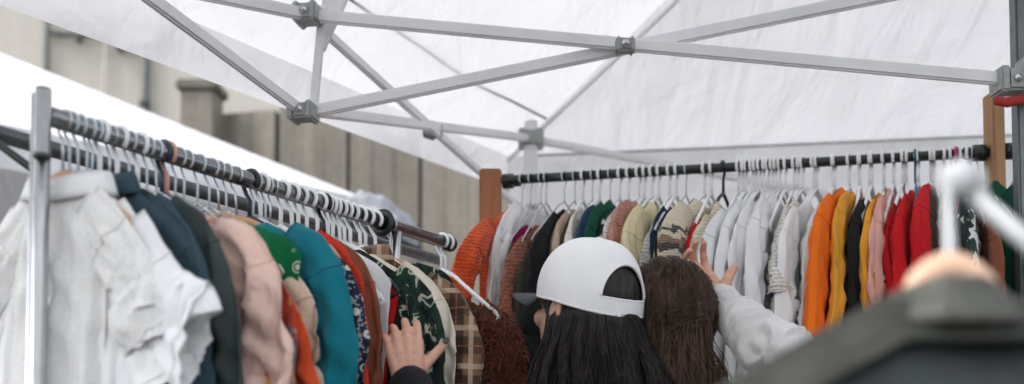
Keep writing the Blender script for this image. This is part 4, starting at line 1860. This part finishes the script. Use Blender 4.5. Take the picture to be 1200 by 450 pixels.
for mm in n2:
    mm.build('fingernail', simple('pale_nail', (.55, .33, .27), .25), p2)
ax1 = (Vector(wr) - Vector(el)).normalized()
ax2 = (Vector(el) - sh).normalized()


def sw_disp(co):
    v = .004 * nz(co.x * 14, co.y * 14, co.z * 14) + .002 * nz(co.x * 30, co.y * 30, co.z * 30)
    de = (co - Vector(el)).length
    if co.x > .1:
        s1 = (co - Vector(el)).dot(ax1)
        s2 = (co - sh).dot(ax2)
        wv = 1 - 2 * abs(math.sin(s1 * 75 + 2.2 * nz(co.x * 12, co.y * 12, co.z * 12 + 5) * 2.4))
        wv2 = 1 - 2 * abs(math.sin(s2 * 62 + 2.2 * nz(co.x * 11 + 3, co.y * 11, co.z * 11) * 2.4))
        v += .0062 * (wv if s1 > 0 else wv2) * math.exp(-(de / .15) ** 2) + .0008 * wv
    return v


swm = plain('pale_grey_sweater_fleece', (.57, .56, .55), rough=.95, weave=500, sheen=.3, wr=.5)
remesh(sw, 'sweater', .005, swm, p2, 2, sw_disp)
m = MB()
ax = (Vector(wr) - Vector(el)).normalized()
m.tube([wr_in + ax * k * .004 for k in (0, 1, 3, 5, 7, 8)], [.036, .0415, .0405, .0405, .0385, .033], 20)
m.build('cuff', swm, p2)

# hair pinned up at the back
hb2 = MB()
KN = hc2 + Vector((.0, -.105, .012))      # the knot
hb2.ell(hc2 + Mh2 @ Vector((0, -.012, .03)), (.081, .098, .094), 30, 20, Mh2)
hb2.ell(hc2 + Vector((0, -.06, -.06)), (.066, .032, .10), 24, 16)
hr2 = random.Random(9)
paths = []


def scalp(az, el_):
    d = Vector((math.sin(az) * math.cos(el_), math.cos(az) * math.cos(el_), math.sin(el_)))
    return hc2 + Mh2 @ Vector((d.x * .083, d.y * .101 - .012, d.z * .097 + .03))


locks2 = [(hr2.uniform(0, .010), hr2.uniform(-.012, .012), hr2.uniform(3, 9), hr2.uniform(0, 6)) for _ in range(40)]
for k in range(2600):
    # upper hair combed from hairline back to the knot
    az = hr2.uniform(-PI, PI)
    e0 = hr2.uniform(R(-12), R(75))
    A = scalp(az, e0)
    kn_ = KN + Vector((hr2.gauss(0, .015), hr2.gauss(0, .007), hr2.gauss(0, .017)))
    lift = hr2.uniform(.0, .004)
    ph_ = hr2.uniform(0, 6)
    pts = []
    cc = hc2 + Vector((0, -.012, .03))
    for q in range(12):
        u = q / 11
        p = A.lerp(kn_, u)
        d = (p - cc)
        # keep on the skull
        dl = Mh2.inverted() @ d
        s_ = math.sqrt((dl.x / .083) ** 2 + (dl.y / .101) ** 2 + (dl.z / .097) ** 2)
        if s_ < 1 and s_ > 1e-3:
            p = cc + d / s_
        dn = (p - cc).normalized()
        p += dn * (lift + .0008 * math.sin(u * 7 + ph_)) * (1 if u < .9 else .5)
        lk = locks2[int((az + PI) / (2 * PI) * 40) % 40]
        p += dn * lk[0] * math.sin(PI * u) + Vector((lk[1] * math.sin(u * lk[2] + lk[3]) * math.sin(PI * u), 0, .006 * math.sin(u * lk[2] + lk[3] + 1) * math.sin(PI * u)))
        pts.append(p)
    paths.append(pts)
for k in range(130):
    # untidy loops of the knot, no two turned alike
    c0_ = KN + Vector((hr2.gauss(0, .012), -.010 + hr2.gauss(0, .006), hr2.gauss(-.004, .015)))
    e1 = Vector((hr2.gauss(0, 1), hr2.gauss(0, .35), hr2.gauss(0, 1))).normalized()
    e2 = Vector((hr2.gauss(0, 1), hr2.gauss(-.5, .5), hr2.gauss(0, 1)))
    e2 = (e2 - e1 * e2.dot(e1)).normalized()
    r1, r2_ = hr2.uniform(.010, .030), hr2.uniform(.006, .02)
    a0, sp_ = hr2.uniform(0, 6.28), hr2.uniform(1.5, 3.2)
    pts = [c0_ + e1 * r1 * math.cos(a0 + sp_ * q / 10) + e2 * r2_ * math.sin(a0 + sp_ * q / 10) for q in range(11)]
    paths.append(pts)
for k in range(2400):
    # loose lower hair
    x0 = hr2.uniform(-1, 1)
    y_ = -.03 - .075 * math.sqrt(max(0, 1 - x0 * x0)) + hr2.uniform(-.012, .008)
    top = hr2.uniform(-.06, .03)
    ln_ = hr2.uniform(.16, .34)
    ph_ = hr2.uniform(0, 6)
    pts = []
    for q in range(13):
        u = q / 12
        lk = locks2[int((x0 + 1) * 19.9)]
        wv = .030 * math.sin(u * (5 + lk[2] * .6) + lk[3]) * u + .0015 * math.sin(u * 12 + ph_)
        pts.append(hc2 + Vector((x0 * (.074 + .035 * u) + wv, y_ - .012 * math.sin(u * 3) + .02 * u + .0015 * math.sin(u * 9 + ph_), top - ln_ * u)))
    paths.append(pts)
for k in range(60):
    az = hr2.uniform(R(100), R(260))
    A = scalp(az, hr2.uniform(-.2, .9))
    dn = (A - hc2).normalized()
    pts = [A + dn * (.003 + .012 * math.sin(q / 8 * 2.4)) + Vector((.01 * math.sin(q * .5 + k), 0, -.075 * (q / 8) ** 1.3)) for q in range(9)]
    paths.append(pts)
strands(hb2, paths, .0008)
hb2.build('hair', hairbrown, p2)
# ------------------------------------------------------------------ display arm and leather jacket close to the camera
ds = thing('display_stand', 'white slanted display arm with round ball end at right edge', 'display stand', (0, 0, 0))
ballc = at(1121, 213, .74)
armq = at(1330, 392, .70)
m = MB()
m.tube([ballc + Vector((.004, 0, -.003)), armq], .0072, 16)
m.build('arm', simple('white_powder_coat', (.42, .43, .44), .6, .1, .05, 30), ds)
m = MB()
m.ell(ballc, (.0155, .0155, .0155), 24, 14)
m.build('ball', simple('grey_white_plastic', (.45, .46, .47), .65), ds)
m = MB()
m.bar((armq.x, armq.y, 0), (armq.x, armq.y, armq.z + .02), .03, .03)
m.bar((armq.x - .2, armq.y, .02), (armq.x + .2, armq.y, .02), .03, .03)
m.bar((armq.x, armq.y - .2, .02), (armq.x, armq.y + .2, .021), .03, .03)
m.build('stand_post', darksteel, ds, False)

JX = at(1114, 304, .715)
hk = thing('clothes_hanger', 'wooden hanger with thick white hook holding the dark leather jacket', 'clothes hanger', JX)
m = MB()
top = at(1117, 222, .735) - JX
pts = [top + Vector((.024, .0, -.012)), top + Vector((.020, .0, .012)), top + Vector((.006, 0, .020)), top + Vector((-.004, 0, .008)), top * .6 + Vector((-.003, 0, 0)), Vector((0, 0, .0)), Vector((0, 0, -.02))]
m.tube(pts, .0042, 12)
m.build('hook', simple('grey_white_plastic', (.45, .46, .47), .65), hk)
m = MB()
pts = []
rad = []
for k in range(61):
    x = -.17 + .34 * k / 60
    u = abs(x)
    z = -.003 - .014 * (u / .024) ** 2 if u < .024 else -.017 - .07 * min(1, (u - .024) / .026) - .5 * max(0, u - .05)
    pts.append(Vector((x, 0, z - .002)))
    rad.append(.011 - .02 * u)
m.tube(pts, rad, 14, flat=.6)
m.build('shoulder_bar', simple('pale_beech', (.62, .40, .27), .5, 0, .12, 20), hk)

leather = NT('dark_olive_leather')
_n = leather.noise(7, 5, .6)
leather.col(leather.ramp(_n, [(.3, (.013, .0145, .0115)), (.7, (.024, .026, .020))]))
leather.p(Roughness=.55, Specular_IOR_Level=.25)
leather.bump(leather.noise(260, 4, .6), .3, .001)
leather.bump(leather.noise(18, 4, .5), .5, .01)
leather = leather.m
leather2 = simple('olive_collar_leather', (.036, .038, .030), .5, 0, .15, 30, .3, 300)
jbody = NT('dark_blue_black_worn_leather')
_x = jbody.sep()
_n = jbody.noise(9, 4, .6)
_n2 = jbody.noise(5, 3, .5, jbody.mapping((1, 1, 1), (0, 0, 0), (3, 1, 2)))
_c = jbody.mix(jbody.ramp(_n2, [(.45, (0, 0, 0)), (.6, (1, 1, 1))]), jbody.ramp(_n, [(.35, (.013, .016, .015)), (.62, (.026, .034, .036))]), (.05, .057, .056))
jbody.col(_c)
jbody.p(Roughness=.5, Specular_IOR_Level=.3)
jbody.bump(jbody.noise(18, 4, .5), .5, .01)
jbody = jbody.m

jk = thing('leather_jacket', 'dark olive black leather jacket on wooden hanger close at lower right', 'jacket', JX)
JN = 96
JR = 44


def jz(x):
    ax_ = abs(x)
    return -.035 - .54 * max(0, ax_ - .055)


def jfn(i, j):
    th = 2 * PI * i / JN
    v = (j / (JR - 1)) ** 1.3
    cx = math.copysign(abs(math.cos(th)) ** .8, math.cos(th))
    sy = math.copysign(abs(math.sin(th)) ** .8, math.sin(th))
    Wj = .24
    zt = jz(cx * Wj)
    z = zt + (-.62 - zt) * v
    y = sy * (.008 + .062 * min(1, v * 3.5) ** .6)
    x = cx * Wj * (1 - .05 * math.sin(PI * min(1, v * 1.6)))
    y += .014 * min(1, v * 3) * (nz(x * 7, z * 6, 2.) + .4 * nz(x * 16, z * 13, 5.) + .5 * ridge(x * 10, z * 14, 3.))
    return Vector((x, y, z))


m = MB()
m.grid(JN, JR, jfn, True)
m.build('jacket_body', jbody, jk)
# yoke seam panel over the shoulders
m = MB()


def yoke(i, j):
    x = -.23 + .46 * i / 60
    u = j / 12
    zt = jz(x) + .004
    zb_ = -.064 - .56 * max(0, abs(x) - .05)
    z = zt + (min(zb_, zt - .03) - zt) * u
    y = -(.008 + .032 * u ** .6) - .006
    return Vector((x, y + .006 * nz(x * 9, z * 9, 1) + .003 * ridge(x * 22, z * 22, 4), z))


m.grid(61, 13, yoke)
solidify(m.build('yoke', leather, jk), .004)
# turned down collar: wraps the back of the neck and falls over the yoke
m = MB()


def coll(i, j):
    q = -1 + 2 * i / 60
    v = j / 16
    x = q * (.040 + .032 * min(1, v * 1.25) ** .9)
    zt = -.0135 - .010 * abs(q) ** 4
    zb_ = -.050 - .010 * abs(q) ** 3 - .004 * q
    z = zt + (zb_ - zt) * v
    y = -.030 + .046 * abs(q) ** 2.2 - .022 * v ** 1.4 * (1 - .3 * q * q)
    if v < .12:
        y += .007 * (1 - v / .12) ** 2
        z -= .002 * (1 - v / .12) ** 2
    y += .002 * nz(x * 40, v * 4, 2) + .0015 * ridge(x * 60, v * 3, 1)
    return Vector((x, y, z + .0015 * nz(x * 50, v * 2, 5)))


m.grid(61, 17, coll)
solidify(m.build('collar', leather2, jk), .004, 1)
m = MB()
m.tube([coll(i, 16) + Vector((0, -.0035, .003)) for i in range(61)], .0009, 6)
m.build('stitching', leather2, jk)
for s in (-1, 1):
    m = MB()
    pts = []
    rad = []
    for k in range(22):
        u = k / 21
        pts.append(Vector((s * (.20 + .055 * min(1, u * 4) + .02 * u), .0 + .02 * u * u, jz(.22) - .045 - .52 * u)))
        rad.append(.052 + .012 * min(1, u * 5) - .02 * u + .003 * math.sin(u * 30))
    m.tube(pts, rad, 22)
    m.build('sleeve', leather, jk)

# ------------------------------------------------------------------ render settings
scene.view_settings.view_transform = 'Standard'
scene.view_settings.look = 'None'
scene.view_settings.gamma = 1
scene.view_settings.exposure = 1.68
scene.cycles.use_denoising = True
scene.cycles.max_bounces = 10
scene.cycles.diffuse_bounces = 6
scene.cycles.transmission_bounces = 6
